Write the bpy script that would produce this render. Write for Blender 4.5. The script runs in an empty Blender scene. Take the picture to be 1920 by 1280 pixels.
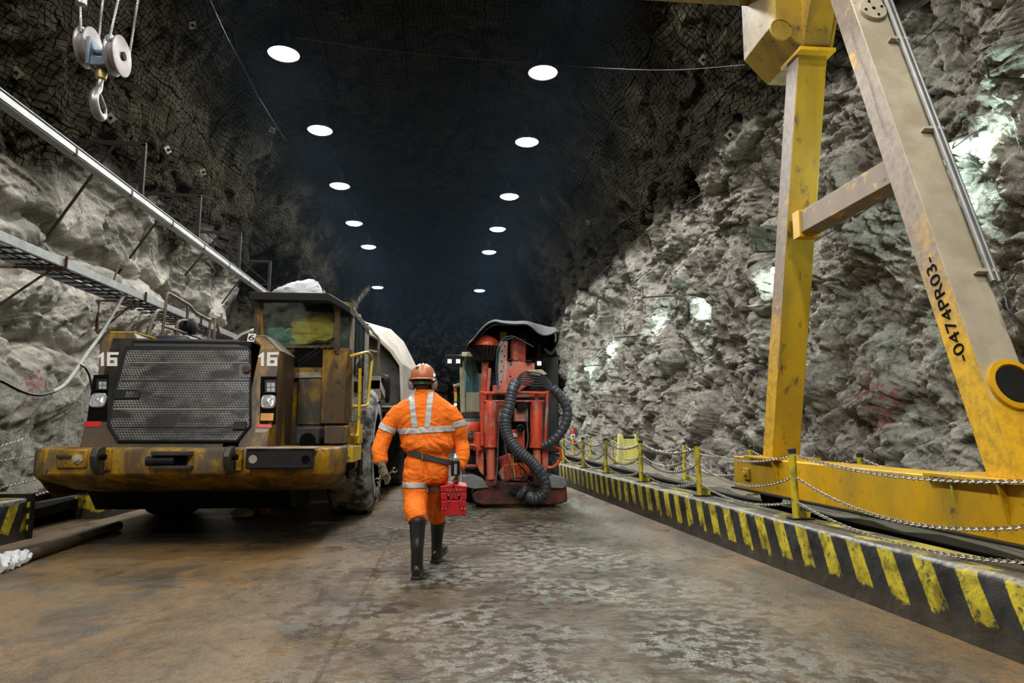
import bpy, bmesh, math, random
import numpy as np
from mathutils import Vector, Matrix
PI = math.pi
random.seed(7)
C = bpy.context.scene.collection
sc = bpy.context.scene

# ------------------------------------------------------------------ camera
YAW, PITCH = math.radians(5.31), math.radians(7.21)
CAM = Vector((0.0, 0.0, 1.25))
FPX = 1280.0
cam_data = bpy.data.cameras.new('camera')
cam_data.sensor_width = 36.0
cam_data.lens = 36.0 * FPX / 1920.0
cam_data.clip_start = 0.05
cam_data.clip_end = 300
cam = bpy.data.objects.new('camera', cam_data)
C.objects.link(cam)
cam.location = CAM
cam.rotation_euler = (PI / 2 + PITCH, 0, -YAW)
sc.camera = cam
FW = Vector((math.sin(YAW) * math.cos(PITCH), math.cos(YAW) * math.cos(PITCH), math.sin(PITCH)))
RT = Vector((math.cos(YAW), -math.sin(YAW), 0))
UP = RT.cross(FW)

def P(px, py, X=None, Y=None, Z=None):
    """world point seen at a photograph pixel, on the plane X=, Y= or Z="""
    d = FW * FPX + RT * (px - 960) - UP * (py - 640)
    if X is not None: t = (X - CAM.x) / d.x
    elif Y is not None: t = (Y - CAM.y) / d.y
    else: t = (Z - CAM.z) / d.z
    return CAM + d * t

# ------------------------------------------------------------------ world, exposure
sc.view_settings.view_transform = 'Standard'
sc.view_settings.look = 'None'
sc.view_settings.gamma = 1.0
sc.view_settings.use_curve_mapping = False
sc.view_settings.exposure = 0.5
w = bpy.data.worlds.new('world'); sc.world = w; w.use_nodes = True
w.node_tree.nodes['Background'].inputs[0].default_value = (0.02, 0.05, 0.08, 1)
w.node_tree.nodes['Background'].inputs[1].default_value = 0.02
sc.cycles.max_bounces = 6
sc.cycles.diffuse_bounces = 2
sc.cycles.glossy_bounces = 3
sc.cycles.transmission_bounces = 4
sc.cycles.sample_clamp_indirect = 4.0
sc.cycles.sample_clamp_direct = 12.0
sc.cycles.adaptive_threshold = 0.02
sc.cycles.caustics_reflective = False
sc.cycles.caustics_refractive = False

LAMP_Z = 9.25
LAMP_ROWS = []          # (x, y) of every high-bay lamp
for (lx, rows) in ((-3.5, [(532, 102), (600, 245), (637, 349), (664, 419), (691, 463), (708, 539)]),
                   (2.1, [(1018, 137), (988, 267), (955, 369), (933, 430), (917, 473), (899, 545)])):
    for px, py in rows:
        q = P(px, py, Z=LAMP_Z)
        LAMP_ROWS.append((q.x, q.y))
    for yy in (10.6, 6.4, 2.2, -2.0, -6.0):
        LAMP_ROWS.append((lx, yy))
LAMP_W = 620.0
LAMP_COL = (1.0, 0.985, 0.94)
BULB_W = 26.0
BULB_PX = [(1830, 262, 6.5), (1450, 503, 11.0), (1303, 562, 14.6), (1227, 594, 17.5), (1142, 648, 22.3), (1098, 690, 26.0), (1044, 700, 36.0)]
AMBIENT = None

# ------------------------------------------------------------------ objects helpers
def setp(o, label=None, cat=None, group=None, kind=None):
    if label: o['label'] = label
    if cat: o['category'] = cat
    if group: o['group'] = group
    if kind: o['kind'] = kind
    return o

def thing(name, label, cat, loc=(0, 0, 0), group=None):
    o = bpy.data.objects.new(name, None)
    o.empty_display_size = 0.1
    C.objects.link(o); o.location = loc
    return setp(o, label, cat, group)

def wloc(o):
    v = Vector((0, 0, 0))
    while o is not None:
        v += o.location; o = o.parent
    return v

def copy_tree(o, parent=None):
    c = o.copy(); C.objects.link(c); c.parent = parent
    for ch in o.children: copy_tree(ch, c)
    return c

def smooth_path(pts, sub):
    pts = [Vector(p) for p in pts]
    if sub <= 1 or len(pts) < 3: return pts
    out = []
    n = len(pts)
    for i in range(n - 1):
        p0 = pts[max(i - 1, 0)]; p1 = pts[i]; p2 = pts[i + 1]; p3 = pts[min(i + 2, n - 1)]
        for k in range(sub):
            t = k / sub
            out.append(0.5 * ((2 * p1) + (p2 - p0) * t + (2 * p0 - 5 * p1 + 4 * p2 - p3) * t * t + (3 * p1 - p0 - 3 * p2 + p3) * t ** 3))
    out.append(pts[-1])
    return out

class MB:
    def __init__(s):
        s.v = []; s.f = []
    def add(s, vs, fs):
        b = len(s.v)
        s.v += [tuple(v) for v in vs]
        s.f += [tuple(i + b for i in f) for f in fs]
        return s
    def box(s, x0, x1, y0, y1, z0, z1):
        vs = [(x, y, z) for z in (z0, z1) for y in (y0, y1) for x in (x0, x1)]
        return s.add(vs, [(0, 2, 3, 1), (4, 5, 7, 6), (0, 1, 5, 4), (2, 6, 7, 3), (0, 4, 6, 2), (1, 3, 7, 5)])
    def obox(s, c, size, M=None):
        hx, hy, hz = [q / 2 for q in size]
        c = Vector(c)
        vs = []
        for z in (-hz, hz):
            for y in (-hy, hy):
                for x in (-hx, hx):
                    v = Vector((x, y, z))
                    if M: v = M @ v
                    vs.append(c + v)
        return s.add(vs, [(0, 2, 3, 1), (4, 5, 7, 6), (0, 1, 5, 4), (2, 6, 7, 3), (0, 4, 6, 2), (1, 3, 7, 5)])
    def bar(s, a, b, wx, wy, up=(0, 0, 1)):
        """rectangular bar from a to b"""
        a = Vector(a); b = Vector(b)
        d = (b - a); L = d.length; d.normalize()
        u = Vector(up)
        x = d.cross(u)
        if x.length < 1e-4: x = d.cross(Vector((0, 1, 0)))
        x.normalize(); y = x.cross(d)
        vs = []
        for p in (a, b):
            for sx, sy in ((-1, -1), (1, -1), (1, 1), (-1, 1)):
                vs.append(p + x * (sx * wx / 2) + y * (sy * wy / 2))
        return s.add(vs, [(3, 2, 1, 0), (4, 5, 6, 7), (0, 1, 5, 4), (1, 2, 6, 5), (2, 3, 7, 6), (3, 0, 4, 7)])
    def loft(s, rings, cap=True, closed=False):
        n = len(rings[0]); b = len(s.v)
        for r in rings: s.v += [tuple(q) for q in r]
        m = len(rings)
        for i in range(m if closed else m - 1):
            j = (i + 1) % m
            for k in range(n):
                k2 = (k + 1) % n
                s.f.append((b + i * n + k, b + i * n + k2, b + j * n + k2, b + j * n + k))
        if cap and not closed:
            s.f.append(tuple(b + k for k in range(n))[::-1])
            s.f.append(tuple(b + (m - 1) * n + k for k in range(n)))
        return s
    def prism(s, poly, axis, a, b):
        """poly: 2D points in the other two axes (order x,y,z minus axis)"""
        def mk(p, t):
            if axis == 'x': return (t, p[0], p[1])
            if axis == 'y': return (p[0], t, p[1])
            return (p[0], p[1], t)
        return s.loft([[mk(p, a) for p in poly], [mk(p, b) for p in poly]])
    def tube(s, pts, r, n=8, sub=1, closed=False, cap=True):
        pts = smooth_path(pts, sub)
        m = len(pts)
        rs = r if isinstance(r, (list, tuple)) else None
        rings = []
        ref = None
        for i, p in enumerate(pts):
            if closed: d = pts[(i + 1) % m] - pts[i - 1]
            else: d = pts[min(i + 1, m - 1)] - pts[max(i - 1, 0)]
            if d.length < 1e-9: d = Vector((0, 0, 1))
            d.normalize()
            if ref is None:
                ref = Vector((0, 0, 1)) if abs(d.z) < .9 else Vector((1, 0, 0))
            x = ref - d * ref.dot(d)
            if x.length < 1e-5: x = d.orthogonal()
            x.normalize(); ref = x
            y = d.cross(x)
            if rs:
                t = i / (m - 1) * (len(rs) - 1); k = min(int(t), len(rs) - 2); rr = rs[k] + (rs[k + 1] - rs[k]) * (t - k)
            else: rr = r
            rings.append([p + x * (rr * math.cos(2 * PI * k / n)) + y * (rr * math.sin(2 * PI * k / n)) for k in range(n)])
        return s.loft(rings, cap=cap, closed=closed)
    def lathe(s, prof, c, axis='z', n=24, closed=False):
        """prof: (radius, height) pairs along axis"""
        c = Vector(c); rings = []
        if isinstance(axis, str):
            d = {'x': Vector((1, 0, 0)), 'y': Vector((0, 1, 0)), 'z': Vector((0, 0, 1))}[axis]
        else: d = Vector(axis).normalized()
        x = d.orthogonal().normalized(); y = d.cross(x)
        for r, h in prof:
            rings.append([c + d * h + x * (r * math.cos(2 * PI * k / n)) + y * (r * math.sin(2 * PI * k / n)) for k in range(n)])
        return s.loft(rings, cap=not closed, closed=closed)
    def ball(s, c, r, n=12, m=8):
        if not isinstance(r, (tuple, list)): r = (r, r, r)
        rings = []
        for i in range(1, m):
            a = PI * i / m
            rings.append([(c[0] + r[0] * math.sin(a) * math.cos(2 * PI * k / n), c[1] + r[1] * math.sin(a) * math.sin(2 * PI * k / n), c[2] - r[2] * math.cos(a)) for k in range(n)])
        return s.loft(rings)
    def sheet(s, grid, th):
        """grid[i][j] of points, thickened along its normal"""
        h = len(grid); wd = len(grid[0])
        g = [[Vector(q) for q in r] for r in grid]
        top, bot = [], []
        for i in range(h):
            for j in range(wd):
                du = g[min(i + 1, h - 1)][j] - g[max(i - 1, 0)][j]
                dv = g[i][min(j + 1, wd - 1)] - g[i][max(j - 1, 0)]
                nn = du.cross(dv).normalized() * (th / 2)
                top.append(g[i][j] + nn); bot.append(g[i][j] - nn)
        b = len(s.v); N = h * wd
        s.v += [tuple(q) for q in top + bot]
        for i in range(h - 1):
            for j in range(wd - 1):
                a = b + i * wd + j
                s.f.append((a, a + 1, a + wd + 1, a + wd))
                s.f.append((a + N + wd, a + N + wd + 1, a + N + 1, a + N))
        edge = [(i, 0) for i in range(h)] + [(h - 1, j) for j in range(1, wd)] + [(i, wd - 1) for i in range(h - 2, -1, -1)] + [(0, j) for j in range(wd - 2, 0, -1)]
        for k in range(len(edge)):
            (i, j), (i2, j2) = edge[k], edge[(k + 1) % len(edge)]
            a = b + i * wd + j; c = b + i2 * wd + j2
            s.f.append((a, c, c + N, a + N))
        return s
    def build(s, name, mat, parent=None, bevel=0.0, smooth=35, seg=2, origin=None):
        me = bpy.data.meshes.new(name)
        if parent is not None: o0 = wloc(parent)
        elif origin is not None: o0 = Vector(origin)
        else:
            a = np.array(s.v); o0 = Vector(((a[:, 0].min() + a[:, 0].max()) / 2, (a[:, 1].min() + a[:, 1].max()) / 2, a[:, 2].min()))
        me.from_pydata([(v[0] - o0.x, v[1] - o0.y, v[2] - o0.z) for v in s.v], [], s.f)
        bm = bmesh.new(); bm.from_mesh(me)
        bmesh.ops.recalc_face_normals(bm, faces=bm.faces)
        bm.to_mesh(me); bm.free()
        if smooth is not None:
            me.shade_smooth(); me.set_sharp_from_angle(angle=math.radians(smooth))
        me.materials.append(mat)
        o = bpy.data.objects.new(name, me); C.objects.link(o)
        if parent is not None: o.parent = parent
        else: o.location = o0
        if bevel > 0:
            md = o.modifiers.new('bevel', 'BEVEL'); md.width = bevel; md.segments = seg
            md.limit_method = 'ANGLE'; md.angle_limit = math.radians(40)
        return o

# ------------------------------------------------------------------ material helpers
class NT:
    def __init__(s, name):
        s.m = bpy.data.materials.new(name); s.m.use_nodes = True
        s.t = s.m.node_tree; s.n = s.t.nodes; s.l = s.t.links
        s.bsdf = s.n['Principled BSDF']; s.out = s.n['Material Output']
        s.tc = s.n.new('ShaderNodeTexCoord')
        s.obj = s.tc.outputs['Object']
    def link(s, a, b): s.l.new(a, b)
    def set(s, sock, v):
        if isinstance(v, bpy.types.NodeSocket): s.link(v, sock)
        elif isinstance(v, (tuple, list)) and len(v) == 3 and sock.type == 'RGBA': sock.default_value = (*v, 1)
        else: sock.default_value = v
    def math(s, op, a, b=None, c=None, clamp=False):
        n = s.n.new('ShaderNodeMath'); n.operation = op; n.use_clamp = clamp
        for i, q in enumerate((a, b, c)):
            if q is not None: s.set(n.inputs[i], q)
        return n.outputs[0]
    def sep(s, v):
        n = s.n.new('ShaderNodeSeparateXYZ'); s.link(v, n.inputs[0]); return n.outputs
    def comb(s, x, y, z):
        n = s.n.new('ShaderNodeCombineXYZ')
        for i, q in enumerate((x, y, z)): s.set(n.inputs[i], q)
        return n.outputs[0]
    def scale(s, v, k, off=(0, 0, 0), rot=(0, 0, 0)):
        n = s.n.new('ShaderNodeMapping'); s.link(v, n.inputs[0])
        n.inputs['Scale'].default_value = k if isinstance(k, (tuple, list)) else (k, k, k)
        n.inputs['Location'].default_value = off
        n.inputs['Rotation'].default_value = rot
        return n.outputs[0]
    def noise(s, v, sc_=1.0, detail=4, rough=0.55, dist=0.0, col=False):
        n = s.n.new('ShaderNodeTexNoise'); s.link(v, n.inputs['Vector'])
        n.inputs['Scale'].default_value = sc_; n.inputs['Detail'].default_value = detail
        n.inputs['Roughness'].default_value = rough; n.inputs['Distortion'].default_value = dist
        return n.outputs['Color' if col else 'Fac']
    def vor(s, v, sc_=1.0, feature='F1', out='Distance', rnd=1.0):
        n = s.n.new('ShaderNodeTexVoronoi'); s.link(v, n.inputs['Vector']); n.feature = feature
        n.inputs['Scale'].default_value = sc_; n.inputs['Randomness'].default_value = rnd
        return n.outputs[out]
    def ramp(s, f, a, b, x=0.0, y=1.0):
        n = s.n.new('ShaderNodeMapRange'); s.link(f, n.inputs[0])
        n.inputs[1].default_value = a; n.inputs[2].default_value = b; n.inputs[3].default_value = x; n.inputs[4].default_value = y
        n.clamp = True
        return n.outputs[0]
    def mix(s, f, a, b):
        n = s.n.new('ShaderNodeMix'); n.data_type = 'RGBA'
        s.set(n.inputs['Factor'], f)
        s.set(n.inputs[6], a); s.set(n.inputs[7], b)
        return n.outputs[2]
    def mixv(s, v, w, k):
        """v + (w-0.5)*k"""
        n = s.n.new('ShaderNodeVectorMath'); n.operation = 'SUBTRACT'; s.link(w, n.inputs[0]); n.inputs[1].default_value = (.5, .5, .5)
        m = s.n.new('ShaderNodeVectorMath'); m.operation = 'SCALE'; s.link(n.outputs[0], m.inputs[0]); m.inputs['Scale'].default_value = k
        a = s.n.new('ShaderNodeVectorMath'); a.operation = 'ADD'; s.link(v, a.inputs[0]); s.link(m.outputs[0], a.inputs[1])
        return a.outputs[0]
    def bump(s, h, strength=0.3, dist=0.02, prev=None):
        n = s.n.new('ShaderNodeBump'); s.link(h, n.inputs['Height'])
        n.inputs['Strength'].default_value = strength; n.inputs['Distance'].default_value = dist
        if prev: s.link(prev, n.inputs['Normal'])
        return n.outputs[0]
    def attr(s, name):
        n = s.n.new('ShaderNodeAttribute'); n.attribute_name = name; return n.outputs
    def fin(s, color=None, rough=None, metal=None, normal=None, **kw):
        b = s.bsdf.inputs
        if color is not None: s.set(b['Base Color'], color)
        if rough is not None: s.set(b['Roughness'], rough)
        if metal is not None: s.set(b['Metallic'], metal)
        if normal is not None: s.link(normal, b['Normal'])
        for k, v in kw.items(): s.set(b[k.replace('_', ' ')], v)
        return s.m

def plain(name, col, rough=0.5, metal=0.0, bump=0.0, bscale=40.0, var=0.25, vscale=6.0, **kw):
    t = NT(name)
    n1 = t.noise(t.obj, vscale, 5, .6)
    dark = tuple(c * (1 - var) for c in col); lite = tuple(min(1, c * (1 + var * .6)) for c in col)
    c = t.mix(t.ramp(n1, .3, .7), dark, lite)
    nb = t.bump(t.noise(t.obj, bscale, 3), bump, .01) if bump > 0 else None
    return t.fin(c, rough, metal, nb, **kw)

def worn(name, paint, layers, rough=0.45, metal=0.0, bump=0.15, bscale=25):
    """paint with layers of (colour, scale, lo, hi, amount, roughness, stretch) of wear and dirt"""
    t = NT(name)
    n0 = t.noise(t.obj, 2.5, 4)
    c = t.mix(t.ramp(n0, .3, .7), tuple(k * .82 for k in paint), paint)
    r = rough
    for i, (col, s_, lo, hi, amt, rg, st) in enumerate(layers):
        v = t.scale(t.obj, st, off=(3.1 * i + 1, 7.7 * i, 1.9 * i))
        nz = t.noise(v, s_, 7, .62, .4)
        f = t.ramp(nz, lo, hi, 0, amt)
        c = t.mix(f, c, col)
        mm = t.n.new('ShaderNodeMix'); t.link(f, mm.inputs[0]); t.set(mm.inputs[2], r); mm.inputs[3].default_value = rg
        r = mm.outputs[0]
    nb = t.bump(t.noise(t.obj, bscale, 5), bump, .01)
    return t.fin(c, r, metal, nb)

def emit(name, col, strength):
    t = NT(name)
    t.fin((0, 0, 0), .5)
    t.set(t.bsdf.inputs['Emission Color'], (*col, 1)); t.bsdf.inputs['Emission Strength'].default_value = strength
    return t.m
# ------------------------------------------------------------------ noise for rock relief
_rs = np.random.RandomState(3)
_perm = _rs.permutation(512).astype(np.int64)
_perm = np.concatenate([_perm, _perm, _perm])
_grad = _rs.normal(size=(512, 3)); _grad /= np.linalg.norm(_grad, axis=1)[:, None]
_rnd = _rs.rand(512, 4)

def _hash(i, j, k):
    return _perm[(_perm[(_perm[i & 511] + j) & 511] + k) & 511]

def perlin(p):
    i = np.floor(p).astype(np.int64); f = p - i
    u = f * f * f * (f * (f * 6 - 15) + 10)
    out = np.zeros(len(p))
    for dx in (0, 1):
        wx = u[:, 0] if dx else 1 - u[:, 0]
        for dy in (0, 1):
            wy = u[:, 1] if dy else 1 - u[:, 1]
            for dz in (0, 1):
                wz = u[:, 2] if dz else 1 - u[:, 2]
                g = _grad[_hash(i[:, 0] + dx, i[:, 1] + dy, i[:, 2] + dz)]
                out += wx * wy * wz * (g[:, 0] * (f[:, 0] - dx) + g[:, 1] * (f[:, 1] - dy) + g[:, 2] * (f[:, 2] - dz))
    return out * 1.5

def fbm(p, o=4, g=.5, ridge=False):
    r = 0; a = 1.0
    for k in range(o):
        n = perlin(p * (2.03 ** k) + 17.3 * k)
        r = r + a * ((1 - 2 * np.abs(n)) if ridge else n); a *= g
    return r

def facets(p):
    """broken blocks: a tilted plane per jittered cell"""
    i = np.floor(p).astype(np.int64)
    best = np.full(len(p), 1e9); val = np.zeros(len(p)); second = np.full(len(p), 1e9)
    for dx in (-1, 0, 1):
        for dy in (-1, 0, 1):
            for dz in (-1, 0, 1):
                h = _hash(i[:, 0] + dx, i[:, 1] + dy, i[:, 2] + dz)
                c = np.stack([i[:, 0] + dx + _rnd[h, 0], i[:, 1] + dy + _rnd[h, 1], i[:, 2] + dz + _rnd[h, 2]], 1)
                dlt = p - c
                d = (dlt ** 2).sum(1)
                v = (_rnd[h, 3] - .5) + (dlt * _grad[h]).sum(1) * .9
                m = d < best
                second = np.where(m, best, np.minimum(second, d))
                val = np.where(m, v, val); best = np.where(m, d, best)
    edge = np.clip((np.sqrt(second) - np.sqrt(best)) * 5, 0, 1)
    return val * (.4 + .6 * edge) - .22 * (1 - edge)

# cavern cross-section, right foot -> crown -> left foot
PROF = np.array([(5.55, -.25), (5.75, 1.5), (5.85, 3.2), (5.75, 4.8), (5.45, 6.2), (4.75, 7.8), (3.6, 9.3), (2.0, 10.25), (0, 10.6),
                 (-2.2, 10.45), (-4.15, 10.0), (-5.5, 8.6), (-6.0, 6.4), (-6.35, 4.8), (-6.3, 3.2), (-6.2, 1.5), (-6.0, -.25)])
_seg = np.linalg.norm(np.diff(PROF, axis=0), axis=1); _arc = np.concatenate([[0], np.cumsum(_seg)])
_us = np.linspace(0, _arc[-1], 400)
_px = np.interp(_us, _arc, PROF[:, 0]); _pz = np.interp(_us, _arc, PROF[:, 1])
_ker = np.hanning(31); _ker /= _ker.sum()
def _sm(a):
    e = np.concatenate([a[0] + (a[0] - a[15:0:-1]), a, a[-1] + (a[-1] - a[-2:-17:-1])]); return np.convolve(e, _ker, 'valid')
_px, _pz = _sm(_px), _sm(_pz)
U_R = float(np.interp(6.3, _pz[:200], _us[:200])); U_L = float(_us[200 + np.argmin(np.abs(_pz[200:] - 6.1))]); U_END = float(_us[-1])

def sstep(a, b, x):
    t = np.clip((x - a) / (b - a), 0, 1); return t * t * (3 - 2 * t)

def lining(u, y):
    """points of the rock surface for arc length u and tunnel station y"""
    x = np.interp(u, _us, _px); z = np.interp(u, _us, _pz)
    dx = np.interp(u + .05, _us, _px) - np.interp(u - .05, _us, _px); dz = np.interp(u + .05, _us, _pz) - np.interp(u - .05, _us, _pz)
    n = np.stack([-dz, np.zeros_like(x), dx], 1); n /= np.linalg.norm(n, axis=1)[:, None] + 1e-9
    # n points to the inside of the hall
    if n[0, 0] * x[0] > 0: pass
    wallR = 1 - sstep(U_R - .3, U_R + 1.5, u); wallL = sstep(U_L - 1.5, U_L + .3, u)
    side = np.maximum(wallR, wallL)
    p = np.stack([x, y, z], 1)
    ps = p.copy(); a = .5
    ps[:, 1] = p[:, 1] * math.cos(a) - p[:, 2] * math.sin(a); ps[:, 2] = (p[:, 1] * math.sin(a) + p[:, 2] * math.cos(a)) * .92
    warp = np.stack([perlin(p * .8 + 5), perlin(p * .8 + 25), perlin(p * .8 + 45)], 1)
    big = fbm(p * .22 + 3, 3)
    mid = fbm(ps * .55 + warp * .6, 4, .55, True)
    fac = facets(ps * .9 + warp * .5)
    fac2 = facets(ps * 2.6 + warp * 1.2)
    fac3 = facets(ps * 6.5 + warp * 2.2) * (1 - sstep(14, 28, y))
    fine = fbm(ps * 4.5, 3, .55, True) * (1 - sstep(14, 30, y))
    fac2 = fac2 * (1 - .7 * sstep(26, 42, y))
    lf = sstep(U_L - 1.5, U_L + .3, u)          # the left wall is smoother, broken by a few ledges
    rt = 1 - lf
    ledge = -.30 * np.exp(-((u - (U_L + 1.75) - (y - 6) * .035 - .45 * perlin(np.stack([y * .7, y * 0 + 2, y * 0], 1)) - .12 * perlin(np.stack([y * 3.1, y * 0 + 7, y * 0], 1))) / .13) ** 2) * lf
    ledge += -.28 * np.exp(-((u - (U_L + 3.6) - .5 * perlin(np.stack([y * .9, y * 0 + 5, y * 0], 1))) / .12) ** 2) * lf * np.clip(perlin(np.stack([y * .5, y * 0 + 3, u * .3], 1)) * 4 + .5, 0, 1)
    d = (.32 + .18 * side) * big + ledge + side * ((.12 + .03 * rt) * mid + (.16 + .18 * rt) * fac + (.05 + .12 * rt) * fac2 + (.022 + .055 * rt) * fac3 + (.014 + .03 * rt) * fine) + (1 - side) * (.07 * mid + .13 * fac + .06 * fac2 + .03 * fine)
    # smoother dusted shotcrete on the left wall with a ledge crack running down it
    # side passages open off the hall: the walls step back
    back = 3.2 * sstep(33, 34.5, y) * (1 - sstep(U_R - 2.2, U_R + 1.0, u)) + 1.3 * sstep(19.4, 20.2, y) * sstep(U_L - 2.0, U_L + .6, u)
    q = p + n * (d - back)[:, None]
    return q, side, fac

def lining_sign():
    q = np.interp([1.0], _us, _px)
lining_sign()

def grid_mesh(name, us, ys, mat, pale_fn):
    U, Y = np.meshgrid(us, ys, indexing='ij')
    u = U.ravel(); y = Y.ravel()
    q, side, fac = lining(u, y)
    nu, ny = len(us), len(ys)
    me = bpy.data.meshes.new(name)
    me.vertices.add(nu * ny); me.vertices.foreach_set('co', q.ravel())
    a = (np.arange(nu - 1)[:, None] * ny + np.arange(ny - 1)[None, :]).ravel()
    quads = np.stack([a, a + 1, a + ny + 1, a + ny], 1)
    me.loops.add(quads.size); me.polygons.add(len(quads))
    me.loops.foreach_set('vertex_index', quads.ravel())
    me.polygons.foreach_set('loop_start', np.arange(len(quads)) * 4)
    me.update(calc_edges=True)
    uv = me.uv_layers.new(name='UVMap')
    uvs = np.stack([u[quads.ravel()], y[quads.ravel()]], 1)
    uv.data.foreach_set('uv', uvs.ravel())
    at = me.attributes.new('pale', 'FLOAT', 'POINT'); at.data.foreach_set('value', pale_fn(u, y, q))
    me.shade_smooth()
    me.materials.append(mat)
    o = bpy.data.objects.new(name, me); C.objects.link(o); o['kind'] = 'structure'
    return o

def make_rock():
    t = NT('rock')
    uv = t.tc.outputs['UV']
    w1 = t.noise(t.obj, .9, 3, col=True)
    pa = t.attr('pale')['Fac']
    ob = t.obj
    st = t.scale(ob, (1, 1, 1.1), rot=(.6, 0, 0))
    big = t.noise(ob, .5, 4, .6)
    n2 = t.noise(st, 2.2, 8, .68, .6)
    n3 = t.noise(st, 9, 6, .7, .3)
    vr = t.vor(t.mixv(st, t.noise(ob, 3, 3, col=True), .5), 3.2, 'DISTANCE_TO_EDGE')
    crack = t.ramp(vr, 0.0, .06, 1, 0)
    # pale dusted rock
    c1 = t.mix(t.ramp(big, .35, .65), (.30, .275, .225), (.47, .445, .39))
    c1 = t.mix(t.ramp(n2, .38, .62, .0, 1), (.20, .185, .155), c1)
    c1 = t.mix(t.ramp(n3, .32, .47, .85, 0), c1, (.06, .052, .04))
    c1 = t.mix(t.math('MULTIPLY', crack, t.ramp(n2, .45, .6, .7, 0)), c1, (.04, .037, .03))
    c1 = t.mix(t.ramp(t.noise(ob, 1.3, 5, .6), .62, .72, 0, .55), c1, (.30, .25, .17))
    xs_ = t.sep(ob)
    c1 = t.mix(t.ramp(xs_[0], -3, -4, 0, .42), c1, (.70, .67, .58))
    # red survey paint marks
    for q_, r_ in ((P(75, 715, X=-5.85), .22), (P(62, 745, X=-5.85), .10), (P(1650, 735, X=5.35), .30), (P(1655, 792, X=5.3), .16)):
        vd = t.n.new('ShaderNodeVectorMath'); vd.operation = 'DISTANCE'; t.link(ob, vd.inputs[0]); vd.inputs[1].default_value = q_
        dd = t.math('ADD', vd.outputs['Value'], t.math('MULTIPLY', t.math('SUBTRACT', n3, .5), 1.1))
        c1 = t.mix(t.ramp(dd, r_ * .4, r_ * .75, .55, 0), c1, (.45, .09, .11))
    # dark netted roof rock
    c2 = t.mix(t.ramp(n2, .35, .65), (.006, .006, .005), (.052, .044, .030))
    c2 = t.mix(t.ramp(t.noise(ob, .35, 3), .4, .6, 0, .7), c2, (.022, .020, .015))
    wuv = t.mixv(uv, w1, .55)
    wuv = t.mixv(wuv, t.noise(ob, 4, 2, col=True), .035)
    s = t.sep(wuv)
    def lines(x, pitch, wd):
        f = t.math('FRACT', t.math('MULTIPLY', x, 1 / pitch))
        f = t.math('ABSOLUTE', t.math('SUBTRACT', f, .5))
        return t.ramp(f, .5 - wd, .5 - wd * .5, 0, 1)
    net = t.math('MAXIMUM', lines(s[0], .10, .095), lines(s[1], .10, .095))
    # overlap seams of the net sheets
    seam = t.math('MAXIMUM', lines(s[0], 1.9, .012), lines(s[1], 2.7, .008))
    net = t.math('MAXIMUM', net, seam)
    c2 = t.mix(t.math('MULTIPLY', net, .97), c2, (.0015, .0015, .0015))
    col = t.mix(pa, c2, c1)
    b1 = t.bump(n2, .9, .10)
    b2 = t.bump(n3, .9, .07, b1)
    b3 = t.bump(t.noise(ob, 30, 4, .65), .7, .02, b2)
    return t.fin(col, t.ramp(n2, .3, .7, .75, .95), 0, b3, Specular_IOR_Level=t.math('MULTIPLY', pa, .2))
M_ROCK = make_rock()

def stations(y0, n, mid=None, n2=0):
    far = 1.0 / np.linspace(1 / y0, 1 / (mid or 46.0), n)
    if mid: far = np.concatenate([far, (1.0 / np.linspace(1 / mid, 1 / 46.0, n2))[1:]])
    return np.concatenate([np.arange(-12, y0 - .1, .2), far])

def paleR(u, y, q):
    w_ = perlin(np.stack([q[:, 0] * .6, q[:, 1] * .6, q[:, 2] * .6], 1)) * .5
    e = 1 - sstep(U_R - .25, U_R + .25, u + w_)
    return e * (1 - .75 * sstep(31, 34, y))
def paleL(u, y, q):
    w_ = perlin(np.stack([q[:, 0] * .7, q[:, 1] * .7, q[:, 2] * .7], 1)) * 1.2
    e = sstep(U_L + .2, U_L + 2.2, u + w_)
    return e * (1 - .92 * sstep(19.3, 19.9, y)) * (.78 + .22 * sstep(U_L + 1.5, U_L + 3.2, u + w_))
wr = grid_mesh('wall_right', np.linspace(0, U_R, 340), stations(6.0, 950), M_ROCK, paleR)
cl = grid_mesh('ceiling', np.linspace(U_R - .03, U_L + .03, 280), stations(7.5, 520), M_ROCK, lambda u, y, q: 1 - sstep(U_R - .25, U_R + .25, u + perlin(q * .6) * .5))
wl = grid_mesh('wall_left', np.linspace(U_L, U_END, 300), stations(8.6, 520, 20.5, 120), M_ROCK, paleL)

def wall_probe(px, py, X):
    return P(px, py, X=X)

def end_wall():
    g = []
    n = 60
    for i in range(n):
        row = []
        for j in range(n):
            x = -9 + 18.5 * j / (n - 1); z = -.3 + 11.6 * i / (n - 1)
            row.append((x, 45.0 + .5 * float(perlin(np.array([[x * .5, 3.3, z * .5]]))[0]), z))
        g.append(row)
    m = MB(); m.sheet(g, .2)
    o = m.build('wall_back', M_ROCK, origin=(0, 0, 0), smooth=60)
    a = o.data.attributes.new('pale', 'FLOAT', 'POINT')
    o['kind'] = 'structure'
end_wall()

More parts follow.
